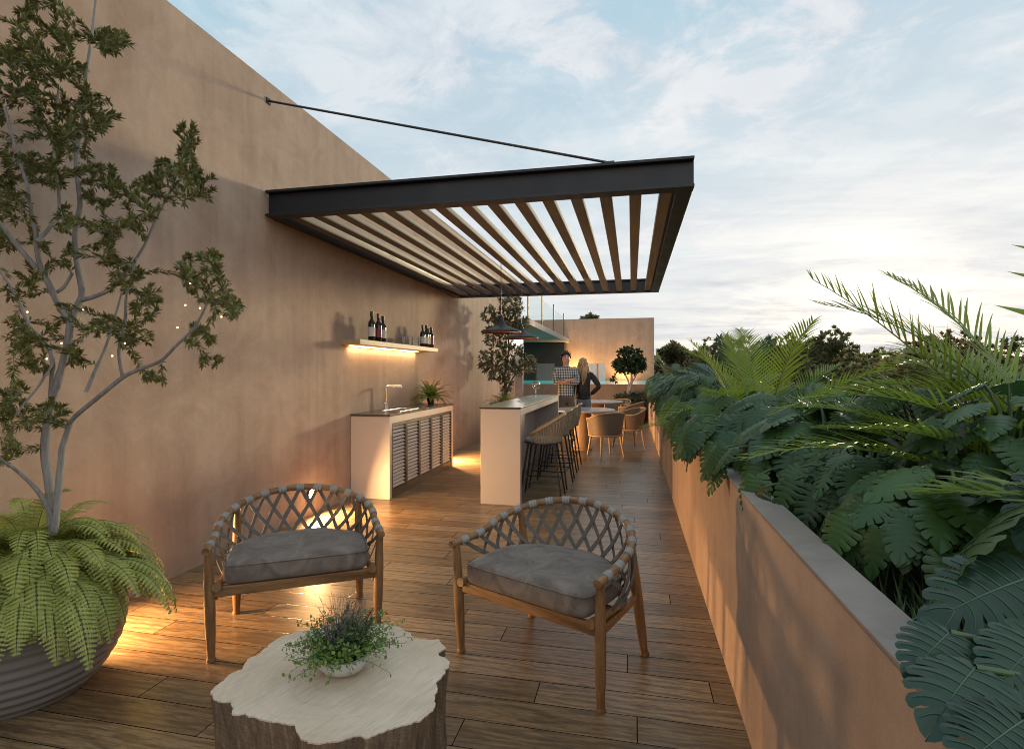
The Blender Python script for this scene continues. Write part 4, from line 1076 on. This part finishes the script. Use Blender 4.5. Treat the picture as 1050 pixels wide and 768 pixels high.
# ------------------------------------------------------------------ the long planter
SO = .77
hero = [ # base, tip, upper side, shape
  (wxy(1062,590,1.02), wxy(936,628,.96), (-.40,-.55,.72), 2),
  (wxy(1000,684,.79), wxy(943,748,.70), (-.5,-.6,.6), 1),
  (wxy(974,648,.87), wxy(924,692,.80), (-.5,-.65,.55), 0),
  (wxy(1070,655,.82), wxy(1008,706,.75), (-.4,-.6,.7), 0),
  (wxy(1050,738,.70), wxy(972,786,.63), (-.45,-.6,.65), 2),
  (wxy(1090,484,1.12), wxy(1036,566,1.06), (-.6,-.5,.6), 0)]
lobed_plant(1.12, .95, SO, 4, .1, .22, .22, .16, .22, MON, M['monstera_blue'], 'large glossy blue green monstera in the near right corner of the planter', -.02, extra=hero)
hero2 = [(wxy(1030,528,1.22), wxy(900,624,1.05), (.35,.75,.55), 0), (wxy(1060,500,1.4), wxy(965,512,1.4), (.1,.45,.85), 1), (wxy(985,505,1.5), wxy(905,535,1.42), (.1,.45,.8), 2)]
lobed_plant(1.25, 1.62, SO, 9, .1, .32, .3, .18, .25, MON, M['monstera'], 'dark shaded monstera with a big backlit leaf behind the near blue green one', 0, extra=hero2)
ordn = ['third','fourth','fifth','sixth','seventh','eighth','ninth','tenth','eleventh','twelfth','thirteenth','fourteenth','fifteenth','sixteenth','seventeenth','eighteenth','nineteenth','twentieth','twenty-first','twenty-second','twenty-third']
spec = [(.88,1.75),(1.12,1.95),(.86,2.25),(.84,2.75),(.80,3.35),(1.25,2.7),(.78,4.15),(.78,5.0),(1.4,4.9),(.80,6.2),(1.2,6.5),(.78,7.2),(.78,8.3),(1.2,8.2),(.8,9.5),(.8,10.8),(1.2,10.2),(.8,12.2),(.85,13.7),(.8,15.3)]
for i, (x, y) in enumerate(spec):
    near = y < 5.6; front = x < .95
    lobed_plant(x, y, SO, (66 if y < 9 else 44) if front else 44, .20 if front else .2, (.38 if y < 2.6 else .50 if y < 6 else .62) if front else .62, .30 if y < 2.6 else .44 if front else .42, .115 if y < 2.6 else .13 if front else .15, .175 if y < 2.6 else .215 if front else .22,
        MON if (near and i % 3 != 2) else (PHI if y < 9 else MONL), M['monstera'] if i % 3 == 0 else M['philo'],
        'bushy dark green split leaf plant in the planter, ' + ordn[i] + ' from the near end', (-.10 if y > 5.5 else -.25 if y > 2.9 else -.03) if front else -.04, name='monstera_plant' if near else 'philodendron_plant')
extra0 = [dict(p0=(-.05,.1,.1), az=R(95), elev=R(66), length=1.1, droop=1.0, ll=.55, lw=.062, nl=7, vee=.1, hang=.75)]
palm(1.38, 1.05, SO, 3, 'palm with broad yellow green blades reaching in at the right edge of the photo', ll=.40, lw=.02, az0=R(70), arc_=R(120), el=(.55,.95), lmin=.75, lmax=1.0, seed=4, extra=extra0, nl=26)
palm(1.60, 2.15, SO, 16, 'tall arching palm at the right with a thin frond rising above the horizon', lmin=1.0, lmax=1.45, ll=.30, lw=.0105, seed=6, az0=R(80), arc_=R(125), el=(.55,1.2), droop=(1.0,1.9), nl=44,
     extra=[dict(p0=(-.02,.1,.05), az=R(150), elev=R(56), length=1.35, droop=.55, ll=.26, lw=.013, nl=34, vee=.6, hang=.3)])
palm(1.45, 3.45, SO, 9, 'dark feathery palm between the two bright palms', 'palm_dark', lmin=.7, lmax=.95, ll=.3, lw=.014, seed=8, el=(.6,1.2))
palm(1.02, 4.75, SO, 15, 'bright yellow green feathery palm rising from the middle of the planter', lmin=1.0, lmax=1.35, ll=.30, lw=.009, seed=10, el=(.55,1.4), droop=(.8,1.7), nl=40)
palm(1.3, 7.4, SO, 10, 'olive green palm behind the bright palm in the planter', 'palm_dark', lmin=.95, lmax=1.25, ll=.3, lw=.013, nl=44, seed=12)
palm(1.25, 9.2, SO, 10, 'feathery palm halfway along the far part of the planter', 'palm_dark', lmin=.95, lmax=1.3, ll=.3, lw=.013, nl=44, seed=14)
palm(1.2, 11.4, SO, 10, 'small palm in the far part of the planter before the last one', 'palm_dark', lmin=.95, lmax=1.25, ll=.3, lw=.013, nl=44, seed=16)
palm(1.1, 14.3, SO, 10, 'farthest palm in the planter beside the pool', 'palm_dark', lmin=.9, lmax=1.2, ll=.3, lw=.013, nl=44, seed=18)
rg = np.random.default_rng(51); V = []; F = []
for i in range(5200):
    y = rg.uniform(.5, 5.2) if i < 4200 else rg.uniform(5,16); x = rg.uniform(PX1+.012, 1.6); b = len(V); hgt = rg.uniform(.06,.19)*(1 if x > .62 else .7); a = rg.uniform(0,6.28); w = .0032
    dx, dy = rg.normal(0,.05,2); ca, sa = math.cos(a)*w, math.sin(a)*w
    if x + dx*1.0 < PX1+.006: dx = abs(dx)
    z = .755
    V += [(x-ca,y-sa,z),(x+ca,y+sa,z),(x+ca*.8+dx*.35,y+sa*.8+dy*.35,z+hgt*.6),(x-ca*.8+dx*.35,y-sa*.8+dy*.35,z+hgt*.6),(x+dx,y+dy,z+hgt)]
    F += [(b,b+1,b+2,b+3),(b+3,b+2,b+4)]
m = MB(); m.add(V, F); tag(m.build('planter_grass', M['grass'], smooth=0), 'fine dark grass between the planter plants', 'grass', kind='stuff')

# ------------------------------------------------------------------ trees beyond the terrace
def far_tree(u, d, vtop, halfw, kind, label, seed, name='far_tree', leafs=None):
    r = np.random.default_rng(seed); p = wxy(u, 381, d); top = H_ + (381-vtop)/560*d; W = 1.2*halfw/560*d; base = Vector((p.x,p.y,-7)); lim_ = []
    hgt = top+7; crown_h = min(7.0, max(3.0, W*2.4))
    cz = top - crown_h*.5
    T = lambda x,y,z: Vector((p.x+x,p.y+y,z))
    lim_.append(([T(0,0,-7),T(.1,.1,-3.5),T(0,0,cz-crown_h*.5),T(.1*W,.1*W,cz),T(0,0,top-crown_h*.2)], (.22,.05)))
    for k in range(5):
        a = k*1.3+r.uniform(0,1); lim_.append(([T(0,0,cz-crown_h*.6),T(.35*W*math.cos(a),.35*W*math.sin(a),cz-crown_h*.25),T(.7*W*math.cos(a),.7*W*math.sin(a),cz+crown_h*.1*r.uniform(-1,2))], (.09,.03)))
    blobs = []
    for k in range(14):
        a = r.uniform(0,2*PI); q = r.uniform(.2,1.0); zz = r.uniform(-.5,.42); s = r.uniform(.24,.46)
        blobs.append(((p.x+W*q*math.cos(a)*(1-.3*max(0,zz)), p.y+W*q*math.sin(a), cz+zz*crown_h), (W*s, W*s, crown_h*s*.42)))
    blobs.append(((p.x,p.y,top-crown_h*.22),(W*.45,W*.45,crown_h*.22)))
    lw = .11*(d/25)**.5
    tk, lf = grow(lim_, in_blobs(blobs, 600, r), .014, lw*2.1, lw*1.0, .16*(d/25)**.5, r, per=4, tipn=12, start=.08)
    o = empty(name, tuple(base)); tag(o, label, 'tree', 'trees beyond the terrace')
    tk.build('trunk', M['bark'], o, smooth=60).location = -base
    lf.build('crown', leafs or M['bgleaf'], o, smooth=0).location = -base
ft_ = [(750,28,356,40,0,'broad low tree beyond the planter, between the far palms and the dark round tree'),
       (815,33,351,46,1,'broad pale tree farther off behind the loose crowned tree'),
       (1000,31,352,55,0,'broad tree farther off behind the brownish tree'),
       (788,26,352,26,0,'dark round tree beyond the planter, left of the taller loose crowned tree'),
       (850,24,338,40,0,'loose crowned tree beyond the planter, just left of the sun glow'),
       (905,30,358,38,1,'low tree beyond the planter under the sun glow'),
       (950,22,343,42,1,'brownish tree beyond the planter, just right of the sun glow'),
       (1035,24,345,45,0,'tree beyond the planter at the right edge behind the palms'),
       (722,30,361,34,0,'low dark tree beyond the planter, left of the dark round tree'),
       (690,34,352,18,0,'small tree showing right of the back wall corner'),
       (880,17,372,60,0,'near dark tree crown low behind the planter in the middle'),
       (970,15,378,60,0,'near dark tree crown low behind the right hand palms'),
       (780,18,374,50,0,'near dark tree crown low behind the bright palm'),
       (1090,16,360,60,0,'tree crown just past the right edge behind the palms'),
       (600,44,323,12,0,'tree top peeking over the back wall above the woman')]
for i, (u, d, vt, hw, k, lab) in enumerate(ft_): far_tree(u, d, vt, hw, k, lab, 100+i, leafs=M['bgleaf2'] if i in (5,6) else None)
rm = np.random.default_rng(77); V = []; F = []
for i in range(14000):
    d = rm.uniform(40,140); u = rm.uniform(560,1300); p = wxy(u,381,d); zt = H_+(381-rm.uniform(358,400) - 3*math.sin(u*.05))/560*d; s = rm.uniform(.3,.8)*(d/60)**.5
    n = Vector(rm.normal(0,1,3)).normalized(); x = n.orthogonal().normalized()*s; y = n.cross(x)
    c = Vector((p.x,p.y,zt - rm.uniform(0,3)*d/60)); b = len(V); V += [tuple(c-x),tuple(c-y*.7),tuple(c+x),tuple(c+y*.7)]; F.append((b,b+1,b+2,b+3))
m = MB(); m.add(V, F); tag(m.build('far_wood', M['bgleaf'], smooth=0), 'far off wood along the horizon', 'wood', kind='stuff')

# ------------------------------------------------------------------ people
def skin_obj(name, joints, edges, mat, parent, sub=2, root=None):
    names = list(joints); idx = {k:i for i,k in enumerate(names)}
    me = bpy.data.meshes.new(name); me.from_pydata([joints[k][0] for k in names], [(idx[a],idx[b]) for a,b in edges], [])
    o = bpy.data.objects.new(name, me); col.objects.link(o); o.parent = parent; me.materials.append(mat)
    s = o.modifiers.new('Skin','SKIN'); s.use_smooth_shade = True; s.branch_smoothing = .4
    d = me.skin_vertices[0].data
    for k in names:
        r = joints[k][1]; d[idx[k]].radius = r if hasattr(r,'__len__') else (r, r)
        d[idx[k]].use_root = (k == (root or names[0]))
    b = o.modifiers.new('Subdivision','SUBSURF'); b.levels = sub; b.render_levels = sub
    return o
def chain(*k): return [(k[i],k[i+1]) for i in range(len(k)-1)]
def m_skin(name, base, eyes, mouth):
    t = NT(name); tc = t.n('ShaderNodeTexCoord'); c = t.mix(t.noise(tc.outputs['Object'], 12, 3), sc(base,.9), sc(base,1.1))
    for pnt, rad, colr in eyes + mouth:
        vm = t.n('ShaderNodeVectorMath', operation='SUBTRACT'); t.link(tc.outputs['Object'], vm.inputs[0]); vm.inputs[1].default_value = pnt
        ms = t.n('ShaderNodeVectorMath', operation='MULTIPLY'); t.link(vm.outputs[0], ms.inputs[0]); ms.inputs[1].default_value = (1/rad[0],1/rad[1],1/rad[2])
        ln = t.n('ShaderNodeVectorMath', operation='LENGTH'); t.link(ms.outputs[0], ln.inputs[0])
        c = t.mix(t.math('LESS_THAN', ln.outputs['Value'], 1.0), c, colr)
    t.set(base=c, rough=.55); return t.m
def hand(J, E, pre, wrist, d, side, up, s=1.0):
    """palm and five curled fingers from the wrist"""
    w, d, side, up = Vector(wrist), Vector(d).normalized(), Vector(side).normalized(), Vector(up).normalized()
    J[pre+'palm'] = (tuple(w+d*.055*s), (.03*s,.018*s)); E.append((pre+'wr', pre+'palm'))
    for i, (o, l) in enumerate(((-.03,.075),(-.011,.085),(.009,.08),(.028,.065))):
        b = w+d*.09*s+side*o*s; J[f'{pre}f{i}a'] = (tuple(b), .0095*s); J[f'{pre}f{i}b'] = (tuple(b+d*l*.55*s-up*.012*s), .0085*s); J[f'{pre}f{i}c'] = (tuple(b+d*l*.85*s-up*.035*s), .007*s)
        E += [(pre+'palm',f'{pre}f{i}a'),(f'{pre}f{i}a',f'{pre}f{i}b'),(f'{pre}f{i}b',f'{pre}f{i}c')]
    b = w+d*.035*s-side*.03*s; J[pre+'ta'] = (tuple(b), .011*s); J[pre+'tb'] = (tuple(b+d*.035*s-side*.02*s-up*.01*s), .009*s)
    E += [(pre+'palm',pre+'ta'),(pre+'ta',pre+'tb')]
def body(pre_label, J, E, mat, parent): return skin_obj('body', J, E, mat, parent, 2, 'pelvis')
def plaid():
    t = NT('plaid_shirt'); tc = t.n('ShaderNodeTexCoord'); s = t.n('ShaderNodeSeparateXYZ'); t.link(tc.outputs['Object'], s.inputs[0])
    a = t.math('GREATER_THAN', t.math('FRACT', t.math('MULTIPLY', t.math('ADD', s.outputs[0], t.math('MULTIPLY', s.outputs[1], .4)), 21.0)), .5)
    b = t.math('GREATER_THAN', t.math('FRACT', t.math('MULTIPLY', s.outputs[2], 19.0)), .55)
    f = t.math('ADD', t.math('MULTIPLY', a, .5), t.math('MULTIPLY', b, .5))
    t.set(base=t.ramp(f, [(0,(.38,.41,.43)),(.5,(.13,.145,.16)),(1,(.025,.03,.04))], 'CONSTANT'), rough=.8); return t.m
# man: arms crossed, faces the woman and the camera
mn = empty('person', (-1.33,11.25,0), R(14)); tag(mn, 'standing man in a plaid shirt and brown trousers with crossed arms facing the camera', 'person')
def std(h=1.0):
    return {'pelvis':((0,0,.94*h),(.115,.08)),'spine':((0,.005,1.12*h),(.10,.07)),'chest':((0,0,1.32*h),(.12,.08)),'neckb':((0,.015,1.47*h),(.07,.065)),
     'neck':((0,0,1.525*h),.062),'jaw':((0,-.022,1.575*h),(.076,.09)),'head':((0,-.008,1.655*h),(.094,.115)),'crown':((0,-.0,1.745*h),(.07,.085))}
def legs(J, E, h=1.0, sp=.09, rt=.085):
    for n, s in (('l',1),('r',-1)):
        J[n+'hip'] = ((s*sp,0,.88*h), rt*.8); J[n+'kn'] = ((s*(sp+.015),-.01,.49*h), .058); J[n+'cf'] = ((s*(sp+.018),.02,.34*h), .056); J[n+'an'] = ((s*(sp+.02),.02,.09*h), .038); J[n+'toe'] = ((s*(sp+.045),-.13,.035), (.04,.028))
        E += [('pelvis',n+'hip'),(n+'hip',n+'kn'),(n+'kn',n+'cf'),(n+'cf',n+'an'),(n+'an',n+'toe')]
def face_parts(J, E, h):
    J['nose'] = ((0,-.118,1.632*h), .010); E.append(('head','nose'))
    for n, s in (('l',1),('r',-1)): J['ear'+n] = ((s*.082,.005,1.64*h), (.012,.02)); E.append(('head','ear'+n))
def arms(J, E, A):
    for n in ('l','r'):
        sh_, el_, wr_ = A[n]; J[n+'sh'] = (sh_, .05); J[n+'el'] = (el_, .038); J[n+'wr'] = (wr_, .028); E += [('chest',n+'sh'),(n+'sh',n+'el'),(n+'el',n+'wr')]
h = 1.035
J = std(h); E = chain('pelvis','spine','chest','neckb','neck','jaw','head','crown'); legs(J, E, h); face_parts(J, E, h)
A = {'l':((.185,.01,1.43*h),(.245,-.06,1.16*h),(-.045,-.205,1.17*h)), 'r':((-.185,.01,1.43*h),(-.245,-.06,1.16*h),(.05,-.235,1.215*h))}
arms(J, E, A); hand(J, E, 'l', A['l'][2], (-1,-.05,.1), (0,0,1), (0,-1,0)); hand(J, E, 'r', A['r'][2], (1,.05,.15), (0,0,1), (0,-1,0))
eyes = [((s*.033,-.098,1.668*h),(.014,.03,.008),(.02,.012,.01)) for s in (-1,1)] + [((s*.034,-.1,1.692*h),(.022,.03,.006),(.02,.013,.01)) for s in (-1,1)]
mouth = [((0,-.1,1.588*h),(.028,.03,.008),(.5,.36,.32)), ((0,-.095,1.575*h),(.055,.05,.03),(.20,.11,.08))]
body('m', J, E, m_skin('skin_man', (.38,.21,.145), eyes, mouth[:1]), mn)
def shirt_from(J, mat, parent, A, h, name, k=1.0, hem=.86, cuff=True, lo=(.195,.145)):
    Q = {'hem':((0,0,hem*h), lo),'hem2':((0,0,(hem+.05)*h), lo),'waist':((0,.005,1.08*h),(.178*k,.135*k)),'rib':((0,.005,1.22*h),(.20*k,.145*k)),'chest':((0,.004,1.36*h),(.21*k,.15*k)),'col':((0,.016,1.46*h),(.115,.105)),'col2':((0,.014,1.495*h),(.085,.085))}
    E2 = chain('hem','hem2','waist','rib','chest','col','col2')
    for n in ('l','r'):
        s_, e_, w_ = A[n]; Q[n+'s'] = (s_, .088*k); Q[n+'e'] = (e_, .066*k); w2 = tuple(Vector(e_).lerp(Vector(w_), .78 if cuff else .97)); Q[n+'w'] = (w2, .05*k); E2 += [('chest',n+'s'),(n+'s',n+'e'),(n+'e',n+'w')]
    return skin_obj(name, Q, E2, mat, parent, 2, 'waist')
def trousers(mat, parent, h, sp=.09, k=1.0):
    Q = {'top':((0,0,1.03*h),(.175*k,.13*k)),'hipc':((0,0,.92*h),(.19*k,.145*k))}; E2 = [('top','hipc')]
    for n, s in (('l',1),('r',-1)):
        Q[n+'h'] = ((s*sp,0,.78*h), .115*k); Q[n+'k'] = ((s*(sp+.015),-.01,.49*h), .088*k); Q[n+'a'] = ((s*(sp+.02),.02,.09*h), .075*k); E2 += [('hipc',n+'h'),(n+'h',n+'k'),(n+'k',n+'a')]
    return skin_obj('trousers', Q, E2, mat, parent, 2, 'hipc')
def shoes(mat, parent, sp=.09):
    for s in (-1,1):
        skin_obj('shoe', {'a':((s*(sp+.02),.045,.05),(.045,.05)),'b':((s*(sp+.03),-.03,.045),(.048,.045)),'c':((s*(sp+.045),-.15,.032),(.042,.032))}, chain('a','b','c'), mat, parent, 2)
shirt_from(J, plaid(), mn, A, h, 'shirt'); trousers(m_plain('brown_trousers',(.13,.10,.075),.85,scale=30), mn, h); shoes(M['black'], mn)
def hair_cap(parent, mat, h, c, rad, cut, seed, amp, name='hair'):
    V = []; F = []; a_, b_ = 28, 18
    for j in range(b_+1):
        th = PI*j/b_*.66
        for i in range(a_):
            ph = 2*PI*i/a_; d = Vector((math.sin(th)*math.cos(ph), math.sin(th)*math.sin(ph), math.cos(th)))
            q = 1 + amp*mnoise.noise(d*4+Vector((seed,0,0))) + amp*.5*mnoise.noise(d*11)
            z = d.z
            p = Vector((c[0]+d.x*rad[0]*q, c[1]+d.y*rad[1]*q, c[2]+z*rad[2]*q))
            if d.y < -.30 and p.z < cut: p.z = cut + (p.z-cut)*.12; p.y += .022*min(1,-d.y*1.4)
            V.append(tuple(p))
    for j in range(b_):
        for i in range(a_): F.append((j*a_+i,(j+1)*a_+i,(j+1)*a_+(i+1)%a_,j*a_+(i+1)%a_))
    m = MB(); m.add(V, F); return m
hair_cap(mn, None, h, (0,.030,1.675*h), (.100,.116,.122), 1.725*h, 3, .34).build('hair', m_plain('dark_hair',(.012,.009,.008),.6,scale=80,bump=.6), mn, smooth=80)
# woman: back to the camera, right hand on her hip
wn = empty('person', (-1.0,11.5,0), R(190)); tag(wn, 'standing woman with long brown hair and black top seen from behind, hand on hip', 'person')
h = .965
J = std(h); E = chain('pelvis','spine','chest','neckb','neck','jaw','head','crown'); legs(J, E, h, .085, .085); face_parts(J, E, h)
A = {'l':((.165,.01,1.42*h),(.215,.03,1.14*h),(.21,-.06,.92*h)), 'r':((-.165,.01,1.42*h),(-.335,.06,1.16*h),(-.165,-.02,.985*h))}
arms(J, E, A); hand(J, E, 'l', A['l'][2], (0,-.2,-1), (0,1,0), (-1,0,0), .9); hand(J, E, 'r', A['r'][2], (.5,-.75,-.3), (0,0,1), (-.8,-.5,0), .9)
eyes = [((s*.032,-.098,1.668*h),(.014,.03,.008),(.03,.02,.015)) for s in (-1,1)]
body('w', J, E, m_skin('skin_woman', (.45,.27,.20), eyes, [((0,-.1,1.588*h),(.024,.03,.008),(.35,.12,.10))]), wn)
shirt_from(J, m_plain('black_top',(.006,.006,.007),.8,scale=30), wn, A, h, 'jacket', .90, .86, False, (.185,.14)); trousers(m_plain('grey_jeans',(.13,.14,.165),.85,scale=40), wn, h, .085, .97); shoes(M['black'], wn, .085)
hm = NT('brown_hair'); hv = hm.coord((40,40,2.5)); hm.set(base=hm.ramp(hm.noise(hv,1.6,5,.6,.5),[(.3,(.09,.05,.022)),(.52,(.28,.17,.08)),(.7,(.50,.34,.18))]), rough=.5); hm.bump(hm.noise(hv,2,4), .6, .01)
m = hair_cap(wn, None, h, (0,.012,1.675*h), (.098,.116,.105), 1.71*h, 5, .05)
V = []; F = []; a_ = 26; rows = 16
for j in range(rows+1):
    t = j/rows; z = 1.70*h - .47*t
    for i in range(a_):
        ph = R(-20) + R(220)*i/(a_-1)
        wdt = .094 + .035*math.sin(PI*min(1,t*1.1)) - .045*t**3; dep = .108 + .03*math.sin(PI*t) - .02*t
        q = 1 + .09*mnoise.noise((ph*3, t*2.5, 4)) + .05*math.sin(ph*9+t*5)
        V.append((wdt*math.cos(ph)*q, .012+dep*math.sin(ph)*q + .02*t, z - .05*t*mnoise.noise((ph*4,1,2))))
for j in range(rows):
    for i in range(a_-1): F.append((j*a_+i,(j+1)*a_+i,(j+1)*a_+i+1,j*a_+i+1))
m.add(V, F); m.build('hair', hm.m, wn, smooth=80)

# ------------------------------------------------------------------ wall lights (warm, lit in the photo)
def wall_light(y, power, label, z=.215, spread=160):
    g = empty('wall_light', (WX, y, z)); tag(g, label, 'wall light', 'round wall lights along the foot of the tall wall')
    m = MB(); prof = [(.0,.001),(.060,.001),(.060,.024),(.053,.026),(.053,.020)]
    V = []; 
    m.lathe(prof, 28); hs = m.build('housing', M['bronze'], g); hs.rotation_euler = (0, R(90), 0)
    m = MB(); m.lathe([(.052,.0225),(.045,.034),(.028,.043),(.0,.047)], 24); b = m.build('lens', m_emit('warm_lens', (1,.64,.32), 110), g); b.rotation_euler = (0, R(90), 0)
    l = bpy.data.lights.new('warm_light','AREA'); l.shape = 'DISK'; l.size = .18; l.energy = power; l.color = (1,.56,.23); l.spread = R(spread)
    lo = bpy.data.objects.new('warm_light', l); col.objects.link(lo); lo.location = (.066,0,0); lo.rotation_euler = (0, R(-76), 0); lo.parent = g
wall_light(4.86, 58, 'glaring round wall light behind the left lounge chair')
wall_light(2.30, 62, 'round wall light hidden behind the large planter bowl')
wall_light(8.35, 150, 'round wall light just beyond the kitchen cabinet')
wall_light(12.3, 90, 'round wall light behind the olive tree near the far end of the wall')
wall_light(14.3, 90, 'round wall light at the far end of the tall wall')
def lamp(kind, loc, power, c, rot=(0,0,0), sx=.1, sy=None, spread=None):
    l = bpy.data.lights.new('warm_light', kind); l.energy = power; l.color = c
    if kind == 'AREA':
        l.size = sx
        if sy: l.shape = 'RECTANGLE'; l.size_y = sy
        if spread: l.spread = R(spread)
    else: l.shadow_soft_size = sx
    o = bpy.data.objects.new('warm_light', l); col.objects.link(o); o.location = loc; o.rotation_euler = rot; return o
lamp('POINT', (-3.02,14.5,2.2), 14, (1,.93,.85), sx=.04)
lamp('AREA', (WX+.035, 5.45+1.12, SZ-.078), 7, (1,.62,.30), (0,0,0), .03, 1.95)
for i, x in enumerate((-2.45,-.35)):
    g = empty('pool_wall_light', (x,24.9,1.3)); tag(g, ['small lit lamp at the foot of the back wall behind the woman','small lit lamp at the foot of the back wall behind the potted tree'][i], 'wall light')
    m = MB(); m.bb(-.06,.06,-.06,.06,-.1,.02); m.build('housing', M['bronze'], g); m = MB(); m.bb(-.05,.05,-.05,.05,.021,.03); m.build('lens', m_emit('warm_lens_b',(1,.6,.25),20), g)
    lamp('AREA', (x,24.45,1.2), 75 if i == 0 else 45, (1,.60,.22), (R(150),0,0), .3)

# ------------------------------------------------------------------ sky and sun
SUN_AZ, SUN_EL = 24.0, 6.0
sd = Vector((math.sin(R(SUN_AZ))*math.cos(R(SUN_EL)), math.cos(R(SUN_AZ))*math.cos(R(SUN_EL)), math.sin(R(SUN_EL))))
sun = bpy.data.lights.new('sun','SUN'); sun.energy = 2.0; sun.angle = R(5.5); sun.color = (1,.80,.48)
so = bpy.data.objects.new('sun', sun); col.objects.link(so); so.rotation_euler = (R(90-SUN_EL), 0, R(180-SUN_AZ))
w = bpy.data.worlds.new('World'); scene.world = w; w.use_nodes = True
nt = w.node_tree; N = nt.nodes; LK = nt.links
class WT(NT):
    def __init__(s): s.t = nt; s.N = N; s.L = LK
W_ = WT(); bg = N['Background']
sky = N.new('ShaderNodeTexSky'); sky.sky_type = 'NISHITA'; sky.sun_disc = False; sky.sun_elevation = R(SUN_EL); sky.sun_rotation = R(SUN_AZ); sky.air_density = 1; sky.dust_density = .6; sky.ozone_density = 1.5
tc = N.new('ShaderNodeTexCoord'); nv = N.new('ShaderNodeVectorMath'); nv.operation = 'NORMALIZE'; LK.new(tc.outputs['Generated'], nv.inputs[0])
sp = N.new('ShaderNodeSeparateXYZ'); LK.new(nv.outputs[0], sp.inputs[0]); Z = sp.outputs[2]
zz = W_.math('ADD', W_.math('MAXIMUM', Z, 0.0), .10)
cx_ = W_.math('DIVIDE', sp.outputs[0], zz); cy_ = W_.math('DIVIDE', sp.outputs[1], zz)
cb = N.new('ShaderNodeCombineXYZ'); LK.new(cx_, cb.inputs[0]); LK.new(cy_, cb.inputs[1]); cb.inputs[2].default_value = 3.7
n1 = W_.noise(cb.outputs[0], 1.1, 10, .60, .6); n2 = W_.noise(cb.outputs[0], 3.4, 9, .65, .4)
mp = N.new('ShaderNodeMapping'); mp.inputs['Scale'].default_value = (.45,1.2,1); LK.new(cb.outputs[0], mp.inputs[0])
n3 = W_.noise(mp.outputs[0], 1.3, 9, .62, .6)
cl = W_.ramp(W_.math('ADD', W_.math('MULTIPLY', n1, .6), W_.math('MULTIPLY', n2, .4)), [(.43,0),(.49,.45),(.55,1)])
el = W_.math('MULTIPLY', Z, 1.0)
low = W_.ramp(el, [(.0,1),(.22,.92),(.45,.68),(.66,.30)])
cover = W_.math('MAXIMUM', W_.math('MULTIPLY', cl, .85), W_.math('MULTIPLY', low, W_.math('ADD', .60, W_.math('MULTIPLY', cl, .40))))
blue = W_.mix(.85, W_.mix(1.0, sky.outputs[0], (2.4,2.3,2.1), 'MULTIPLY'), W_.ramp(el, [(0,(6.8,7.4,7.8)),(.28,(5.3,6.7,7.4)),(.55,(3.3,5.8,7.1)),(.9,(1.9,4.2,6.0))]))
shade = W_.ramp(n3, [(.36,(5.5,5.65,6.2)),(.50,(6.7,6.8,7.1)),(.62,(8.1,7.95,7.8))])
up = W_.ramp(n2, [(.42,(6.1,6.5,7.1)),(.57,(8.4,8.4,8.5))])
cloudc = W_.mix(W_.ramp(el, [(.05,1),(.32,.5),(.6,.15)]), up, shade)
dt = N.new('ShaderNodeVectorMath'); dt.operation = 'DOT_PRODUCT'; LK.new(nv.outputs[0], dt.inputs[0]); dt.inputs[1].default_value = (math.sin(R(19.5))*math.cos(R(5.5)), math.cos(R(19.5))*math.cos(R(5.5)), math.sin(R(5.5)))
dpos = W_.math('MAXIMUM', dt.outputs['Value'], 0.0)
c = W_.mix(W_.math('MULTIPLY', cover, W_.ramp(dpos, [(.40,.50),(.62,.88),(.85,1)])), blue, cloudc)
gl = W_.math('ADD', W_.math('MULTIPLY', W_.math('POWER', dpos, 420.0), .36), W_.math('ADD', W_.math('MULTIPLY', W_.math('POWER', dpos, 60.0), .25), W_.math('MULTIPLY', W_.math('POWER', dpos, 9.0), .02)))
gl = W_.math('MULTIPLY', gl, W_.ramp(n3, [(.35,.35),(.62,1)]))
glc = N.new('ShaderNodeMix'); glc.data_type = 'RGBA'; glc.blend_type = 'ADD'; LK.new(gl, glc.inputs[0]); LK.new(c, glc.inputs[6]); glc.inputs[7].default_value = (8.5,6.9,4.6,1)
bk = W_.math('MAXIMUM', W_.ramp(W_.math('ADD', W_.math('MULTIPLY', sp.outputs[1], -.5), .5), [(.42,0),(.75,1)]), W_.math('MULTIPLY', W_.ramp(Z, [(.60,0),(.85,1)]), .8))  # unseen sky behind the camera and overhead, brightened and warmed as added fill light
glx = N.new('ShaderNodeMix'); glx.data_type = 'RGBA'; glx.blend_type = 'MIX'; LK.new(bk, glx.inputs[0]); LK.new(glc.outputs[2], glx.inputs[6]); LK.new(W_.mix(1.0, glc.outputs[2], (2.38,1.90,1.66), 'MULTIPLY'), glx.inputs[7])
gnd = W_.math('LESS_THAN', Z, -.002)
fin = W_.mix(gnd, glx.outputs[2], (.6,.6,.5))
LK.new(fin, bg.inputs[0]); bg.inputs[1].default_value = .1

scene.view_settings.view_transform = 'Standard'; scene.view_settings.look = 'None'; scene.view_settings.exposure = .15; scene.view_settings.gamma = 1
scene.cycles.max_bounces = 8; scene.cycles.transparent_max_bounces = 12; scene.cycles.use_denoising = True; scene.cycles.filter_width = 1.0
scene.cycles.sample_clamp_indirect = 6; scene.cycles.caustics_reflective = False; scene.cycles.caustics_refractive = False
